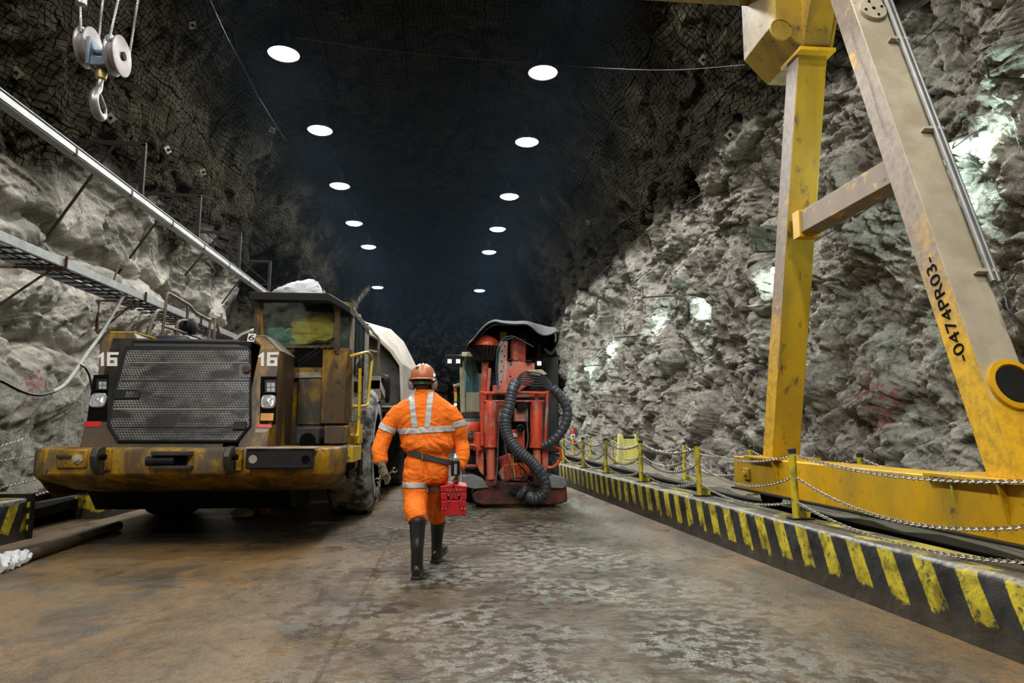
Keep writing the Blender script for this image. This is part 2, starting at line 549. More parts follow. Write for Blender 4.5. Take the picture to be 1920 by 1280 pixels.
# ------------------------------------------------------------------ floor
def make_floor():
    t = NT('wet_concrete')
    ob = t.obj
    s = t.sep(ob)
    w_ = t.noise(ob, .6, 3, col=True)
    wv = t.mixv(ob, w_, .8)
    n1 = t.noise(wv, .45, 6, .6)             # big stains
    n2 = t.noise(t.scale(wv, (1, .55, 1)), 1.6, 7, .65, .5)
    n3 = t.noise(ob, 9, 6, .7)
    n4 = t.noise(ob, 60, 3, .6)
    c = t.mix(t.ramp(n2, .40, .60), (.034, .026, .013), (.105, .082, .045))
    mudl = t.ramp(s[0], .2, -1.8, .0, 1.0)          # mud tracked along the left lane
    mudr = t.ramp(s[0], 1.7, 3.0, .0, .9)
    mud = t.math('MULTIPLY', t.math('MAXIMUM', mudl, mudr), t.ramp(n2, .36, .60, .1, 1))
    c = t.mix(t.math('MULTIPLY', mud, t.ramp(n3, .35, .6, .35, .95)), c, (.22, .11, .024))
    c = t.mix(t.ramp(n1, .52, .68, 0, .5), c, (.10, .10, .075))
    c = t.mix(t.ramp(t.noise(ob, .9, 6, .65), .60, .72, 0, .8), c, (.13, .06, .022))
    c = t.mix(t.ramp(n3, .54, .62, 0, .7), c, (.04, .034, .024))
    c = t.mix(t.ramp(t.noise(ob, 24, 5, .7), .56, .66, 0, .6), c, (.03, .026, .018))
    c = t.mix(t.ramp(n4, .64, .74, 0, .35), c, (.25, .235, .20))
    sheen_crust = t.math('MULTIPLY', t.ramp(n3, .47, .53), t.math('MULTIPLY', t.ramp(t.noise(wv, .8, 5, .6), .40, .55), t.math('MULTIPLY', t.ramp(s[0], -1.6, .2, .1, 1), t.ramp(s[0], 2.9, 1.6, .05, 1))))
    c = t.mix(t.math('MULTIPLY', sheen_crust, t.ramp(n4, .35, .55, .05, .9)), c, (.23, .225, .195))  # pale crust speckle also paints in the lamps' sheen on the wet floor
    # slab joints
    def joint(x, at, wd=.007):
        return t.ramp(t.math('ABSOLUTE', t.math('SUBTRACT', x, at)), wd, wd * 2.2, 1, 0)
    wob = t.math('MULTIPLY', t.math('SUBTRACT', n2, .5), .03)
    xx = t.math('ADD', s[0], wob); yy = t.math('ADD', s[1], wob)
    j = joint(xx, -.64)
    for a in (7.5, 12.3, 17.1): j = t.math('MAXIMUM', j, joint(yy, a))
    j = t.math('MULTIPLY', j, t.ramp(n3, .35, .55, .25, 1))
    c = t.mix(t.math('MULTIPLY', j, .6), c, (.03, .028, .022))
    truck_shade = t.math('MULTIPLY', t.math('MULTIPLY', t.ramp(s[1], 7.6, 8.2), t.ramp(s[1], 18, 15)), t.math('MULTIPLY', t.ramp(xx, -4.6, -4.2), t.ramp(xx, -1.0, -1.4)))
    truck_shade = t.math('MULTIPLY', truck_shade, t.ramp(t.noise(wv, .7, 5, .6), .36, .50))
    c = t.mix(t.math('MULTIPLY', truck_shade, .8), c, (.012, .012, .010))  # patchy darkening painted in for the shade beneath the truck
    # water film: smooth where wet, matt where mud has dried
    wetp = t.ramp(n2, .40, .58)
    wet = t.ramp(t.math('ADD', t.math('MULTIPLY', t.ramp(s[0], -2.6, 0.2, .15, 1), t.ramp(s[0], 3.1, 1.4, .1, 1)), t.math('MULTIPLY', t.math('SUBTRACT', n1, .5), 1.6)), .2, .9)
    rough = t.math('SUBTRACT', t.math('ADD', .30, t.math('MULTIPLY', n3, .25)), t.math('MULTIPLY', wet, t.ramp(n3, .40, .56, .30, .20)))
    pud = t.ramp(t.noise(wv, 1.1, 3, .5), .58, .63)
    rough = t.math('SUBTRACT', rough, t.math('MULTIPLY', pud, .12), clamp=True)
    h = t.math('ADD', t.math('MULTIPLY', n2, .5), t.math('MULTIPLY', n3, .35))
    b = t.bump(h, .35, .03)
    b = t.bump(t.noise(ob, 15, 4, .7), .5, .02, b)
    grain = t.bump(t.noise(ob, 42, 5, .7), .8, .012, b)
    jb = t.bump(t.math('SUBTRACT', 1, j), .6, .01, grain)
    return t.fin(c, rough, 0, jb)
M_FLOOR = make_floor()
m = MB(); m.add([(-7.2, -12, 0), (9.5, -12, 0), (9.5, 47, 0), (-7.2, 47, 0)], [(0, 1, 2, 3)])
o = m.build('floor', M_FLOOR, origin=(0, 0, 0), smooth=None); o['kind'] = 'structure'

# ------------------------------------------------------------------ lamps
M_ALU = plain('spun_aluminium', (.35, .36, .37), .35, .9, vscale=3)
M_LAMP = emit('lamp_glass', (.93, .97, 1.0), 120)
M_BULB = emit('bulb_glass', (.80, 1.0, .95), 60)
M_BLACK = plain('black_metal', (.018, .018, .02), .5, .2, bump=.2)
M_CABLE = plain('black_cable', (.012, .012, .012), .45)
def make_lamp(x, y, label):
    root = thing('high_bay_lamp', label, 'lamp', (x, y, LAMP_Z), 'high-bay lamps under the tunnel roof')
    m = MB(); m.lathe([(.33, 0), (.335, .01), (.30, .10), (.20, .22), (.10, .30), (.085, .30), (.17, .20), (.275, .10), (.315, .012)], (x, y, LAMP_Z), 'z', 28, closed=True)
    m.build('reflector', M_ALU, root)
    m = MB(); m.lathe([(.31, .012), (.25, -.03), (.12, -.055), (.02, -.06), (.02, .0), (.29, .03)], (x, y, LAMP_Z), 'z', 24)
    m.build('diffuser', M_LAMP, root)
    m = MB(); m.lathe([(.09, .28), (.10, .30), (.10, .50), (.07, .54), (.02, .55)], (x, y, LAMP_Z), 'z', 16)
    okc, lc, nc, ic = cl.ray_cast(Vector((x, y, LAMP_Z + .3)), Vector((0, 0, 1)))
    m.tube([(x, y, LAMP_Z + .5), (x, y, lc.z if okc and lc.z > LAMP_Z + .6 else LAMP_Z + .8)], .012, 6)
    m.build('ballast_housing', M_BLACK, root)
    return root
def add_spot(x, y, z, power, size=.28):
    l = bpy.data.lights.new('lamp_light', 'SPOT'); l.energy = power; l.color = LAMP_COL
    l.spot_size = math.radians(164); l.spot_blend = .5; l.shadow_soft_size = size
    o = bpy.data.objects.new('lamp_light', l); C.objects.link(o); o.location = (x, y, z)
    return o
bpy.context.view_layer.update()
names = ['nearest', 'second', 'third', 'fourth', 'fifth', 'farthest']
k = 0
for i, (x, y) in enumerate(LAMP_ROWS):
    side = 'left' if x < -1 else 'right'
    idx = i % 11
    if idx < 6:
        make_lamp(x, y, '%s ceiling lamp of the %s-hand row, glowing white' % (names[idx], side))
    add_spot(x, y, LAMP_Z - .1, LAMP_W * (1 if idx != 5 else .8))

# faint dust and mist hanging in the hall
def mist():
    m = MB(); m.box(-4.3, 3.0, 9.5, 42, 3.3, 9.6)
    o = m.build('mist', bpy.data.materials.new('mist'), smooth=None, origin=(0, 0, 0))
    mt = o.data.materials[0]; mt.use_nodes = True; nt = mt.node_tree; nt.nodes.clear()
    out = nt.nodes.new('ShaderNodeOutputMaterial'); v = nt.nodes.new('ShaderNodeVolumeScatter')
    v.inputs['Color'].default_value = (.45, .72, 1.0, 1); v.inputs['Density'].default_value = .0006; v.inputs['Anisotropy'].default_value = .2
    nt.links.new(v.outputs[0], out.inputs['Volume'])
    o['kind'] = 'stuff'; o['label'] = 'faint bluish mist filling the tunnel'; o['category'] = 'mist'
mist()
# ------------------------------------------------------------------ surface probes
bpy.context.view_layer.update()
def hit(px, py, objs=None, back=0.0):
    """where the sight line of a photograph pixel meets the rock, stepped back towards the hall"""
    d = (FW * FPX + RT * (px - 960) - UP * (py - 640)).normalized()
    best = None
    for o in (objs or (wr, wl, cl)):
        ok, loc, nrm, idx = o.ray_cast(CAM, d)
        if ok and (best is None or (loc - CAM).length < (best[0] - CAM).length): best = (loc.copy(), nrm.copy())
    if best is None: return None, None
    n = best[1]
    if n.dot(d) > 0: n = -n
    return best[0] + n * back, n
def wall_x(y, z, side):
    o = wr if side > 0 else wl
    ok, loc, nrm, idx = o.ray_cast(Vector((0, y, z)), Vector((side, 0, 0)))
    return loc.x if ok else 5.8 * side

# ------------------------------------------------------------------ materials
GREY_DIRT = (.10, .09, .075)
M_GANTRY = worn('gantry_yellow', (.68, .37, .008), [((.36, .23, .015), 1.6, .46, .66, .8, .55, (1, 1, .4)), ((.045, .03, .02), 6, .60, .70, .85, .7, (1, 1, 1)), ((.10, .06, .02), 14, .62, .70, .6, .7, (1, 1, .5))], .38, bump=.12)
def gantry_dusty():
    t = NT('gantry_dusty')
    ob = t.obj
    s = t.sep(ob)
    n1 = t.noise(ob, 3.5, 7, .65, .4); n2 = t.noise(ob, 12, 5, .65)
    y = t.mix(t.ramp(n2, .35, .6), (.42, .25, .012), (.72, .41, .012))
    brown = t.mix(t.ramp(n2, .35, .65), (.20, .15, .115), (.32, .25, .19))
    hz = t.ramp(t.math('ADD', s[2], t.math('MULTIPLY', t.math('SUBTRACT', n1, .5), 3.2)), 1.7, 2.6)
    c = t.mix(hz, y, brown)
    c = t.mix(t.ramp(n1, .60, .68, 0, .8), c, (.62, .37, .03))
    c = t.mix(t.ramp(n2, .64, .72, 0, .75), c, (.06, .045, .03))
    return t.fin(c, .55, 0, t.bump(n2, .15, .01))
M_GDUST = gantry_dusty()
def gantry_settled():
    t = NT('gantry_settled_dust')
    ob = t.obj
    s = t.sep(ob)
    n1 = t.noise(ob, 3.0, 6, .6, .3); n2 = t.noise(ob, 14, 5, .65)
    y = t.mix(t.ramp(n2, .35, .6), (.55, .31, .012), (.78, .44, .012))
    dust = t.mix(t.ramp(n1, .35, .65), (.34, .28, .19), (.46, .40, .29))
    hz = t.ramp(t.math('ADD', s[2], t.math('MULTIPLY', t.math('SUBTRACT', n1, .5), .9)), 1.15, 1.4)
    c = t.mix(hz, y, dust)
    c = t.mix(t.ramp(n1, .66, .72, 0, .6), c, (.14, .11, .08))
    return t.fin(c, .6, 0, t.bump(n2, .12, .01))
M_GSETTLE = gantry_settled()
M_BRACE = worn('brace_brown', (.24, .18, .13), [((.55, .33, .03), 5, .58, .66, .8, .5, (1, 1, 1)), ((.05, .04, .03), 9, .60, .7, .7, .7, (1, 1, 1))], .6)
M_STEEL = plain('bare_steel', (.28, .28, .27), .4, .8, bump=.15)
M_DSTEEL = plain('dark_steel', (.018, .017, .015), .6, .3, bump=.2, Specular_IOR_Level=.2)
M_GALV = plain('galvanised_steel', (.42, .43, .42), .42, .55, bump=.1)
M_RUST = plain('rusty_rod', (.09, .045, .025), .8, .1, bump=.3)
M_PIPE = plain('grey_conduit', (.22, .22, .21), .45, .3)
M_BOLLARD = worn('bollard_yellow', (.62, .50, .02), [((.16, .13, .02), 8, .50, .62, .8, .6, (1, 1, .5)), ((.03, .028, .02), 22, .58, .66, .8, .7, (1, 1, .6))], .5)
M_CAP = plain('black_cap', (.015, .014, .012), .6)
M_INK = plain('black_ink', (.004, .004, .004), .9, Specular_IOR_Level=.05)
M_GHEAD = worn('gantry_grimy_shaded', (.34, .21, .008), [((.10, .06, .01), 1.8, .45, .62, .8, .6, (1, 1, .6)), ((.03, .02, .012), 8, .58, .68, .8, .7, (1, 1, 1))], .5)  # darker gantry yellow: grime plus shade mixed into the colour
M_GLEG = worn('gantry_olive_shaded', (.48, .29, .008), [((.22, .14, .01), 1.3, .42, .62, .85, .55, (1, 1, .3)), ((.04, .028, .015), 7, .58, .68, .8, .7, (1, 1, .6))], .45)  # far leg yellow darkened for dirt and the shade of the head box

def kerb_mat():
    t = NT('hazard_stripes')
    ob = t.obj; s = t.sep(ob)
    n1 = t.noise(ob, 5, 6, .65, .3); n2 = t.noise(ob, 22, 5, .65); n3 = t.noise(ob, 1.1, 3)
    wob = t.math('MULTIPLY', t.math('SUBTRACT', n2, .5), .025)
    ph = t.math('DIVIDE', t.math('ADD', t.math('SUBTRACT', s[1], t.math('MULTIPLY', s[2], .52)), wob), .355)
    f = t.math('FRACT', ph)
    tri = t.math('ABSOLUTE', t.math('SUBTRACT', f, .5))
    stripe = t.ramp(tri, .23, .25, 1, 0)
    # paint has gone near the foot and in patches
    zz = t.math('ADD', s[2], t.math('MULTIPLY', t.math('SUBTRACT', n1, .5), .26))
    keep = t.ramp(zz, .11, .13)
    wear = t.ramp(n2, .60, .66, 1, .15)
    geo = t.n.new('ShaderNodeNewGeometry')
    nz = t.sep(geo.outputs['Normal'])[2]
    top = t.ramp(nz, .6, .9)
    black = t.mix(t.ramp(n1, .35, .65), (.006, .006, .006), (.020, .019, .017))
    foot = t.mix(t.ramp(n1, .3, .7), (.022, .018, .012), (.052, .042, .029))
    base = t.mix(t.ramp(zz, .10, .2), foot, black)
    yel = t.mix(t.ramp(n1, .38, .60), (.15, .12, .01), (.50, .41, .012))
    yel = t.mix(t.ramp(n2, .52, .62, 0, .6), yel, (.05, .042, .02))
    side_c = t.mix(t.math('MULTIPLY', t.math('MULTIPLY', stripe, keep), wear), base, yel)
    topc = t.mix(t.ramp(n1, .38, .6), (.018, .015, .010), (.062, .054, .038))
    topy = t.ramp(t.noise(t.scale(ob, (1, .35, 1)), 5, 6, .65, .5), .50, .60, 0, .75)
    topc = t.mix(topy, topc, (.42, .34, .02))
    c = t.mix(top, side_c, topc)
    # chipped bare concrete along the arris
    zt = t.math('ADD', s[2], t.math('MULTIPLY', t.math('SUBTRACT', t.noise(ob, 6, 6, .7), .5), .10))
    arris = t.math('MULTIPLY', t.ramp(zt, .405, .425), t.ramp(nz, .97, .9))
    c = t.mix(arris, c, t.mix(t.ramp(n2, .35, .65), (.06, .058, .055), (.30, .29, .27)))
    r = t.ramp(n1, .3, .7, .35, .7)
    return t.fin(c, r, 0, t.bump(t.math('ADD', n1, t.math('MULTIPLY', n2, .5)), .4, .02))
M_KERB = kerb_mat()
M_TRENCH = plain('trench_dirt', (.010, .009, .007), .9, bump=.5, bscale=20, Specular_IOR_Level=.05)
M_LEDGE = plain('dusty_ledge', (.16, .145, .10), .85, bump=.5, bscale=14)

def kerb(name, xf, y0, y1, inner, zt, step=.06, seed=0):
    """kerb with a chipped arris; xf(y) is its face, inner its back offset"""
    n = int((y1 - y0) / step) + 1
    sg = 1 if inner > 0 else -1
    rings = []
    for i in range(n):
        y = y0 + (y1 - y0) * i / (n - 1)
        nn = perlin(np.array([[y * 2.2, seed + .5, .3], [y * 7, seed + 4.5, 1.3], [y * 16, seed + 9.5, 2.3]]))
        ch = .016 + .035 * max(0, nn[0] + .25 * nn[2]) + .012 * abs(nn[1])
        f = xf(y) + .006 * nn[1]
        z = zt + .006 * nn[0]
        rings.append([(f - .03 * sg, y, -.02), (f - .012 * sg, y, .10), (f, y, z - ch * 1.3), (f + ch * .35 * sg, y, z - ch * .5), (f + ch * 1.2 * sg, y, z), (f + inner, y, z + .004), (f + inner, y, -.02)])
    m = MB(); m.loft(rings)
    return m
kx = lambda y: 3.25 - .045 * y
o = kerb('trim_1', kx, -3, 26, .34, .43).build('trim_1', M_KERB, origin=(0, 0, 0), smooth=50); o['kind'] = 'structure'
kl = lambda y: -4.77
o = kerb('trim_2', kl, -3, 8.42, -.38, .46, seed=31).build('trim_2', M_KERB, origin=(0, 0, 0), smooth=50); o['kind'] = 'structure'
o = kerb('trim_3', kl, 10.2, 24, -.38, .46, seed=57).build('trim_3', M_KERB, origin=(0, 0, 0), smooth=50); o['kind'] = 'structure'
# crane track bed and wall-side ledges
def bed(name, x0, x1, y0, y1, z, mat, amp=.03):
    ny = int((y1 - y0) / .25); nx = 7
    g = []
    for i in range(ny + 1):
        y = y0 + (y1 - y0) * i / ny
        xa = x0(y) if callable(x0) else x0
        row = []
        for j in range(nx):
            x = xa + (x1 - xa) * j / (nx - 1)
            row.append((x, y, z + amp * float(perlin(np.array([[x * 2.5, y * 1.7, .7]]))[0])))
        g.append(row)
    m = MB(); m.sheet(g, .12)
    o = m.build(name, mat, origin=(0, 0, 0), smooth=60); o['kind'] = 'structure'
    return o
bed('trim_4', lambda y: kx(y) + .30, 4.50, -3, 33, .10, M_TRENCH, .02)
bed('trim_5', 4.47, 6.3, -3, 33, .20, M_LEDGE, .06)
bed('trim_6', -6.4, -5.10, -3, 24, .20, M_TRENCH, .04)

def rail(name, label, X, y0, y1, z, grp=None):
    r = thing(name, label, 'rail', (X, (y0 + y1) / 2, z), grp)
    prof = [(-.065, 0), (.065, 0), (.065, .012), (.012, .03), (.012, .10), (.036, .115), (.036, .145), (-.036, .145), (-.036, .115), (-.012, .10), (-.012, .03), (-.065, .012)]
    m = MB(); m.prism([(X + a, z + b) for a, b in prof], 'y', y0, y1); m.build('rail_section', M_DSTEEL, r)
    m = MB()
    for i in range(int((y1 - y0) / .6)):
        y = y0 + .3 + i * .6
        m.box(X - .11, X - .05, y - .04, y + .04, z, z + .03)
    c = m.build('rail_clips', M_RUST, r)
    return r
rail('crane_rail', 'dark steel crane rail running behind the striped kerb under the yellow beam', 4.0, -2, 30, .17)
rail('crane_rail', 'dark steel crane rail behind the chain fence at the left wall', -5.45, -2, 22, .25)
# black supply hose lying in the track bed
m = MB(); m.tube([(kx(y) + .55 + .05 * math.sin(y * 1.3), y, .21 + .03 * math.sin(y * .8)) for y in np.linspace(1, 24, 40)], .045, 8, 2)
setp(m.build('supply_hose', M_CABLE), 'black hose lying in the trench between striped kerb and crane rail', 'hose')
# stop plate closing the end of the left kerb
m = MB(); m.box(-5.15, -4.72, 8.44, 8.50, 0, .50)
r = thing('kerb_end_plate', 'dark steel plate with yellow chevrons closing the end of the left kerb', 'plate', (-4.9, 8.47, 0))
m.build('plate', M_DSTEEL, r)
m = MB()
for z in (.06, .19, .32): m.add([(-4.82, 8.437, z), (-4.74, 8.437, z + .04), (-4.74, 8.437, z + .1), (-4.82, 8.437, z + .06), (-4.82, 8.439, z), (-4.74, 8.439, z + .04), (-4.74, 8.439, z + .1), (-4.82, 8.439, z + .06)], [(0, 1, 2, 3), (4, 7, 6, 5), (0, 4, 5, 1), (1, 5, 6, 2), (2, 6, 7, 3), (3, 7, 4, 0)])
m.build('chevron', M_BOLLARD, r)

# ------------------------------------------------------------------ gantry crane
G = thing('gantry_crane', 'tall yellow gantry crane straddling the hall, its A-frame legs on the right', 'crane', (4.0, 6.5, .3))
GX0, GX1 = 3.83, 4.17
# sill beam
yb0, yb1 = 3.35, 8.95
m = MB(); m.box(GX0 - .02, GX1 + .06, yb0, yb1, .47, .88); m.build('sill_beam', M_GANTRY, G, bevel=.012)
m = MB(); m.box(GX0 - .06, GX1 + .1, yb0 - .02, yb1 + .02, .455, .475); m.build('sill_flange', M_DSTEEL, G)
for (ya, yb_) in ((7.62, 8.45), (4.25, 5.15)):
    m = MB(); m.box(GX0 - .10, GX1 + .12, ya, yb_, .875, .905); m.build('foot_plate', M_GANTRY, G, bevel=.005)
for yy in (7.72, 4.42):
    m = MB(); m.add([(GX0 - .09, yy, .875), (GX0 - .022, yy, .875), (GX0 - .022, yy, .60), (GX0 - .09, yy + .02, .875), (GX0 - .022, yy + .02, .875), (GX0 - .022, yy + .02, .60)], [(0, 1, 2), (3, 5, 4), (0, 3, 4, 1), (1, 4, 5, 2), (2, 5, 3, 0)])
    m.build('gusset', M_GANTRY, G)
m = MB(); m.box(GX0 - .05, GX0 - .015, 8.45, 8.62, .60, .74); m.lathe([(.035, 0), (.035, .03)], (GX0 - .08, 8.53, .67), 'x', 14); m.build('axle_cap', M_GANTRY, G, bevel=.006)
for yy in (4.1, 8.3):
    m = MB(); m.lathe([(.05, -.05), (.17, -.05), (.19, -.06), (.19, -.045), (.15, -.04), (.15, .04), (.19, .045), (.19, .06), (.17, .05), (.05, .05)], (4.0, yy, .47), 'x', 28)
    m.build('wheel', M_DSTEEL, G)
# legs: front-left edges traced in the plane x = GX0
def leg(name, cam_top, cam_bot, thick_y, mats):
    """box leg whose camera-side aisle edge runs between two points; thick_y is its depth along the hall"""
    a, b = cam_bot, cam_top
    for nm, q in mats.items(): pass
    ring = lambda p: [(GX0, p.y, p.z), (GX1, p.y, p.z), (GX1, p.y + thick_y, p.z), (GX0, p.y + thick_y, p.z)]
    m = MB(); m.loft([ring(a), ring(b)])
    o = m.build(name, mats['main'], G, bevel=.01)
    return o
ft, fb = P(1497, 97, X=GX0), P(1448, 850, X=GX0); fb.z = .90
far_leg = leg('leg', ft, fb, .26, {'main': M_GLEG})
nt_, nb_ = P(1605, 28, X=GX0), P(1903, 882, X=GX0)
k_ = (nb_.z - .90) / (nt_.z - nb_.z); nb_ = nb_ - (nt_ - nb_) * k_; nt_ = nt_ + (nt_ - nb_) * .1
near_leg = leg('leg', nt_, nb_, .27, {'main': M_GSETTLE})
# aisle faces of both legs carry brown grime above head height
for o, th_ in ((far_leg, .26), (near_leg, .27)):
    o.data.materials.append(M_GDUST)
    for p_ in o.data.polygons:
        if p_.normal.x < -.9: p_.material_index = 1
# weld seams and wear plates on the near leg
def lp(t, dx, dy, off):  # point on the near leg: t up its length
    q = nb_.lerp(nt_, t); return (GX0 + dx, q.y + dy, q.z)
m = MB(); m.tube([lp(t, -.006, .13 + .012 * math.sin(40 * t), 0) for t in np.linspace(.62, .93, 30)], .0035, 5); m.build('weld_bead', M_GDUST, G)
# hub disc near the foot, and the bolted disc near the head
d_leg = (nt_ - nb_).normalized()
nrm = Vector((0, -d_leg.z, d_leg.y))
if nrm.y > 0: nrm = -nrm
qb = nb_.lerp(nt_, .14)
m = MB(); m.lathe([(.19, 0), (.19, .03), (.15, .035), (.15, .02), (.05, .02)], (GX0 + .21, qb.y, qb.z), nrm, 32); m.build('hub_disc', M_GANTRY, G)
m = MB(); m.lathe([(.14, .016), (.14, .03), (.02, .03)], (GX0 + .21, qb.y, qb.z), nrm, 28); m.build('hub_cover', M_DSTEEL, G)
qt = P(1638, 22, Y=nt_.lerp(nb_, .08).y)
tt = (qt.z - nb_.z) / (nt_.z - nb_.z); qq = nb_.lerp(nt_, tt)
m = MB(); m.lathe([(.10, 0), (.13, 0), (.13, .04), (.02, .04)], (GX0 + .17, qq.y, qq.z), nrm, 36); dsc = m.build('bolted_disc', M_GSETTLE, G, bevel=.003)
m = MB()
dxv = Vector((1, 0, 0)); dyv = nrm.cross(dxv)
for a in (0.3, 1.87, 3.44, 5.0): 
    c = Vector((GX0 + .17, qq.y, qq.z)) + nrm * .041 + dxv * (.09 * math.cos(a)) + dyv * (.09 * math.sin(a))
    m.lathe([(.013, 0), (.013, .008)], c, nrm, 8)
m.lathe([(.018, 0), (.018, .003)], Vector((GX0 + .17, qq.y, qq.z)) + nrm * .0405, nrm, 12)
m.build('bolt_head', M_INK, dsc)
# conduit up the near leg
def leg_pt(t, x, off): 
    q = nb_.lerp(nt_, t) + nrm * off; return Vector((x, q.y, q.z))
for xx, r_ in ((GX1 - .015, .022), (GX1 + .035, .016)):
    m = MB(); m.tube([leg_pt(t, xx, .045) for t in (.31, .5, .7, .9, 1.02)], r_, 10); m.build('conduit', M_PIPE, G)
for t in (.33, .62, .84):
    m = MB(); m.bar(leg_pt(t, GX1 - .12, .02), leg_pt(t, GX1 + .06, .02), .03, .07, nrm); m.build('conduit_clip', M_GSETTLE, G)
m = MB(); m.tube([leg_pt(.31, GX1 - .015, .045), leg_pt(.28, GX1, .08), leg_pt(.25, GX1 - .05, .12), leg_pt(.22, GX1 + .02, .14), leg_pt(.24, GX1 + .14, .10)], .010, 8, 6); m.build('cable_tail', M_CABLE, G)
# cross brace
b0 = P(1497, 410, X=GX0 + .07); b1 = P(1680, 312, X=GX0 + .07)
m = MB(); zc = (b0.z + b1.z) / 2 - .05
m.box(GX0 + .03, GX0 + .25, b1.y - .05, b0.y + .06, zc - .12, zc + .12); m.build('cross_brace', M_BRACE, G, bevel=.008)
m = MB(); m.box(GX0 + .01, GX0 + .27, b0.y - .12, b0.y + .02, zc - .16, zc + .14); m.build('brace_plate', M_GANTRY, G)
# head box and girder
hy0, hy1 = ft.y - .07, ft.y + .75
hp = [P(1428, 38, Y=hy0), P(1478, 108, Y=hy0), P(1560, 98, Y=hy0), P(1596, 26, Y=hy0)]
zb = ft.z
hp[0].x += GX0 - hp[1].x; hp[1].x = GX0
poly = [(hp[0].x, hp[0].z), (hp[1].x, zb), (GX1 + .02, zb), (GX1 + .12, hp[3].z), (GX1 + .12, hp[3].z + .8), (hp[0].x, hp[3].z + .8)]
m = MB(); m.prism(poly, 'y', hy0, hy1); m.build('head_box', M_GHEAD, G, bevel=.01)
m = MB(); m.prism([(hy0 + .1, zb + .03), (hy0 - .01, zb + .03), (6.55, zb + .42), (6.4, zb + 1.0), (hy0 + .1, zb + 1.0)], 'x', GX0 + .02, GX1 - .02); m.build('apex_gusset', M_GHEAD, G, bevel=.01)
m = MB(); m.box(GX0 - .03, GX1 + .04, hy0 - .03, hy0 + .42, zb - .03, zb + .01); m.build('head_flange', M_GANTRY, G)
for (cx_, cz_, r_) in ((P(1464, 56, Y=hy0).x, P(1464, 56, Y=hy0).z, .13), (P(1532, -8, Y=hy0).x, P(1532, -8, Y=hy0).z, .13)):
    m = MB(); m.lathe([(r_, 0), (r_, .008), (r_ - .012, .012), (r_ - .012, .002), (.01, .002)], (cx_, hy0, cz_), (0, -1, 0), 30); m.build('hatch_cover', M_GHEAD, G)
gz = P(1430, 14, Y=hy1 - .15).z
m = MB(); m.box(-5.2, hp[0].x + .1, hy0 + .1, hy1 - .15, gz, gz + .75); m.build('girder', M_GHEAD, G, bevel=.01)
m = MB()
for px_ in (1390, 1424):
    q = P(px_, 15, Y=hy0 + .05)
    m.add([(q.x - .06, q.y, gz), (q.x + .08, q.y, gz + .02), (q.x - .04, q.y, gz - .15), (q.x - .06, q.y + .02, gz), (q.x + .08, q.y + .02, gz + .02), (q.x - .04, q.y + .02, gz - .15)], [(0, 1, 2), (3, 5, 4), (0, 3, 4, 1), (1, 4, 5, 2), (2, 5, 3, 0)])
m.build('stiffener_plate', plain('white_enamel', (.75, .75, .72), .5), G)
# stencilled number on the aisle face of the near leg
def text_mesh(s, size, name):
    cu = bpy.data.curves.new(name, 'FONT'); cu.body = s; cu.size = size; cu.extrude = .001; cu.align_x = 'CENTER'; cu.align_y = 'CENTER'; cu.offset = .0
    ob = bpy.data.objects.new(name, cu); C.objects.link(ob); bpy.context.view_layer.update()
    me = bpy.data.meshes.new_from_object(ob); bpy.data.objects.remove(ob); bpy.data.curves.remove(cu)
    return me
def put_text(s, size, pos, xdir, ydir, mat, parent, name='lettering', sx=1.0):
    me = text_mesh(s, size, name)
    x = Vector(xdir).normalized(); z = x.cross(Vector(ydir)).normalized(); y = z.cross(x)
    M = Matrix((x, y, z)).transposed()
    o0 = wloc(parent)
    for v in me.vertices: v.co = Vector(pos) + M @ Vector((v.co.x * sx, v.co.y, v.co.z)) - o0
    me.materials.clear(); me.materials.append(mat)
    o = bpy.data.objects.new(name, me); C.objects.link(o); o.parent = parent
    return o
tc_ = P(1772, 577, X=GX0 - .004)
put_text('-0474PR03-', .155, tc_, (d_leg.x, d_leg.y, d_leg.z), (0, d_leg.z, -d_leg.y), M_INK, G, 'lettering', 1.25)
# second leg pair of the crane stands out of view behind the left edge; its girder ends there
# hazard tape scraps on the beam
for (px_, py_, w_, h_) in ((1745, 900, .04, .12), (1785, 912, .025, .24)):
    q = P(px_, py_, X=GX0 - .03)
    m = MB(); m.tube([(q.x, q.y, q.z + h_ / 2), (q.x - .012, q.y - .01, q.z), (q.x, q.y - .02, q.z - h_ / 2)], [.004, w_ / 2.6, .003], 6, 3)
    setp(m.build('tape_scrap', plain('lime_tape', (.50, .55, .03), .5)), 'shorter lime tape scrap hanging on the yellow sill beam' if w_ > .03 else 'longer lime tape strip hanging on the yellow sill beam', 'tape')

# ------------------------------------------------------------------ hook block
HB = P(196, 105, Y=7.0)
hk = thing('hook_block', 'steel crane hook block with two sheaves hanging at the upper left', 'crane hook', HB)
def sheave(px_, py_, r_=.205):
    q = P(px_, py_, Y=7.0)
    m = MB(); m.lathe([(.02, -.055), (r_ - .02, -.055), (r_, -.05), (r_, -.035), (r_ - .035, -.01), (r_ - .035, .01), (r_, .035), (r_, .05), (r_ - .02, .055), (.02, .055)], q, 'x', 36)
    o = m.build('sheave', plain('worn_sheave_steel', (.30, .27, .27), .42, .55, bump=.2), hk)
    m = MB(); m.lathe([(.045, .05), (.045, .075), (.02, .08)], q, 'x', 16); m.build('sheave_hub', M_DSTEEL, o)
    return q
s1 = sheave(166, 90); s2 = sheave(220, 105)
m = MB()
m.box(s1.x + .05, s1.x + .085, 6.86, 7.12, HB.z - .16, HB.z + .13); m.box(s2.x - .085, s2.x - .05, 6.86, 7.12, HB.z - .16, HB.z + .10)
m.box(s1.x + .06, s2.x - .06, 6.9, 7.1, HB.z - .15, HB.z - .06)
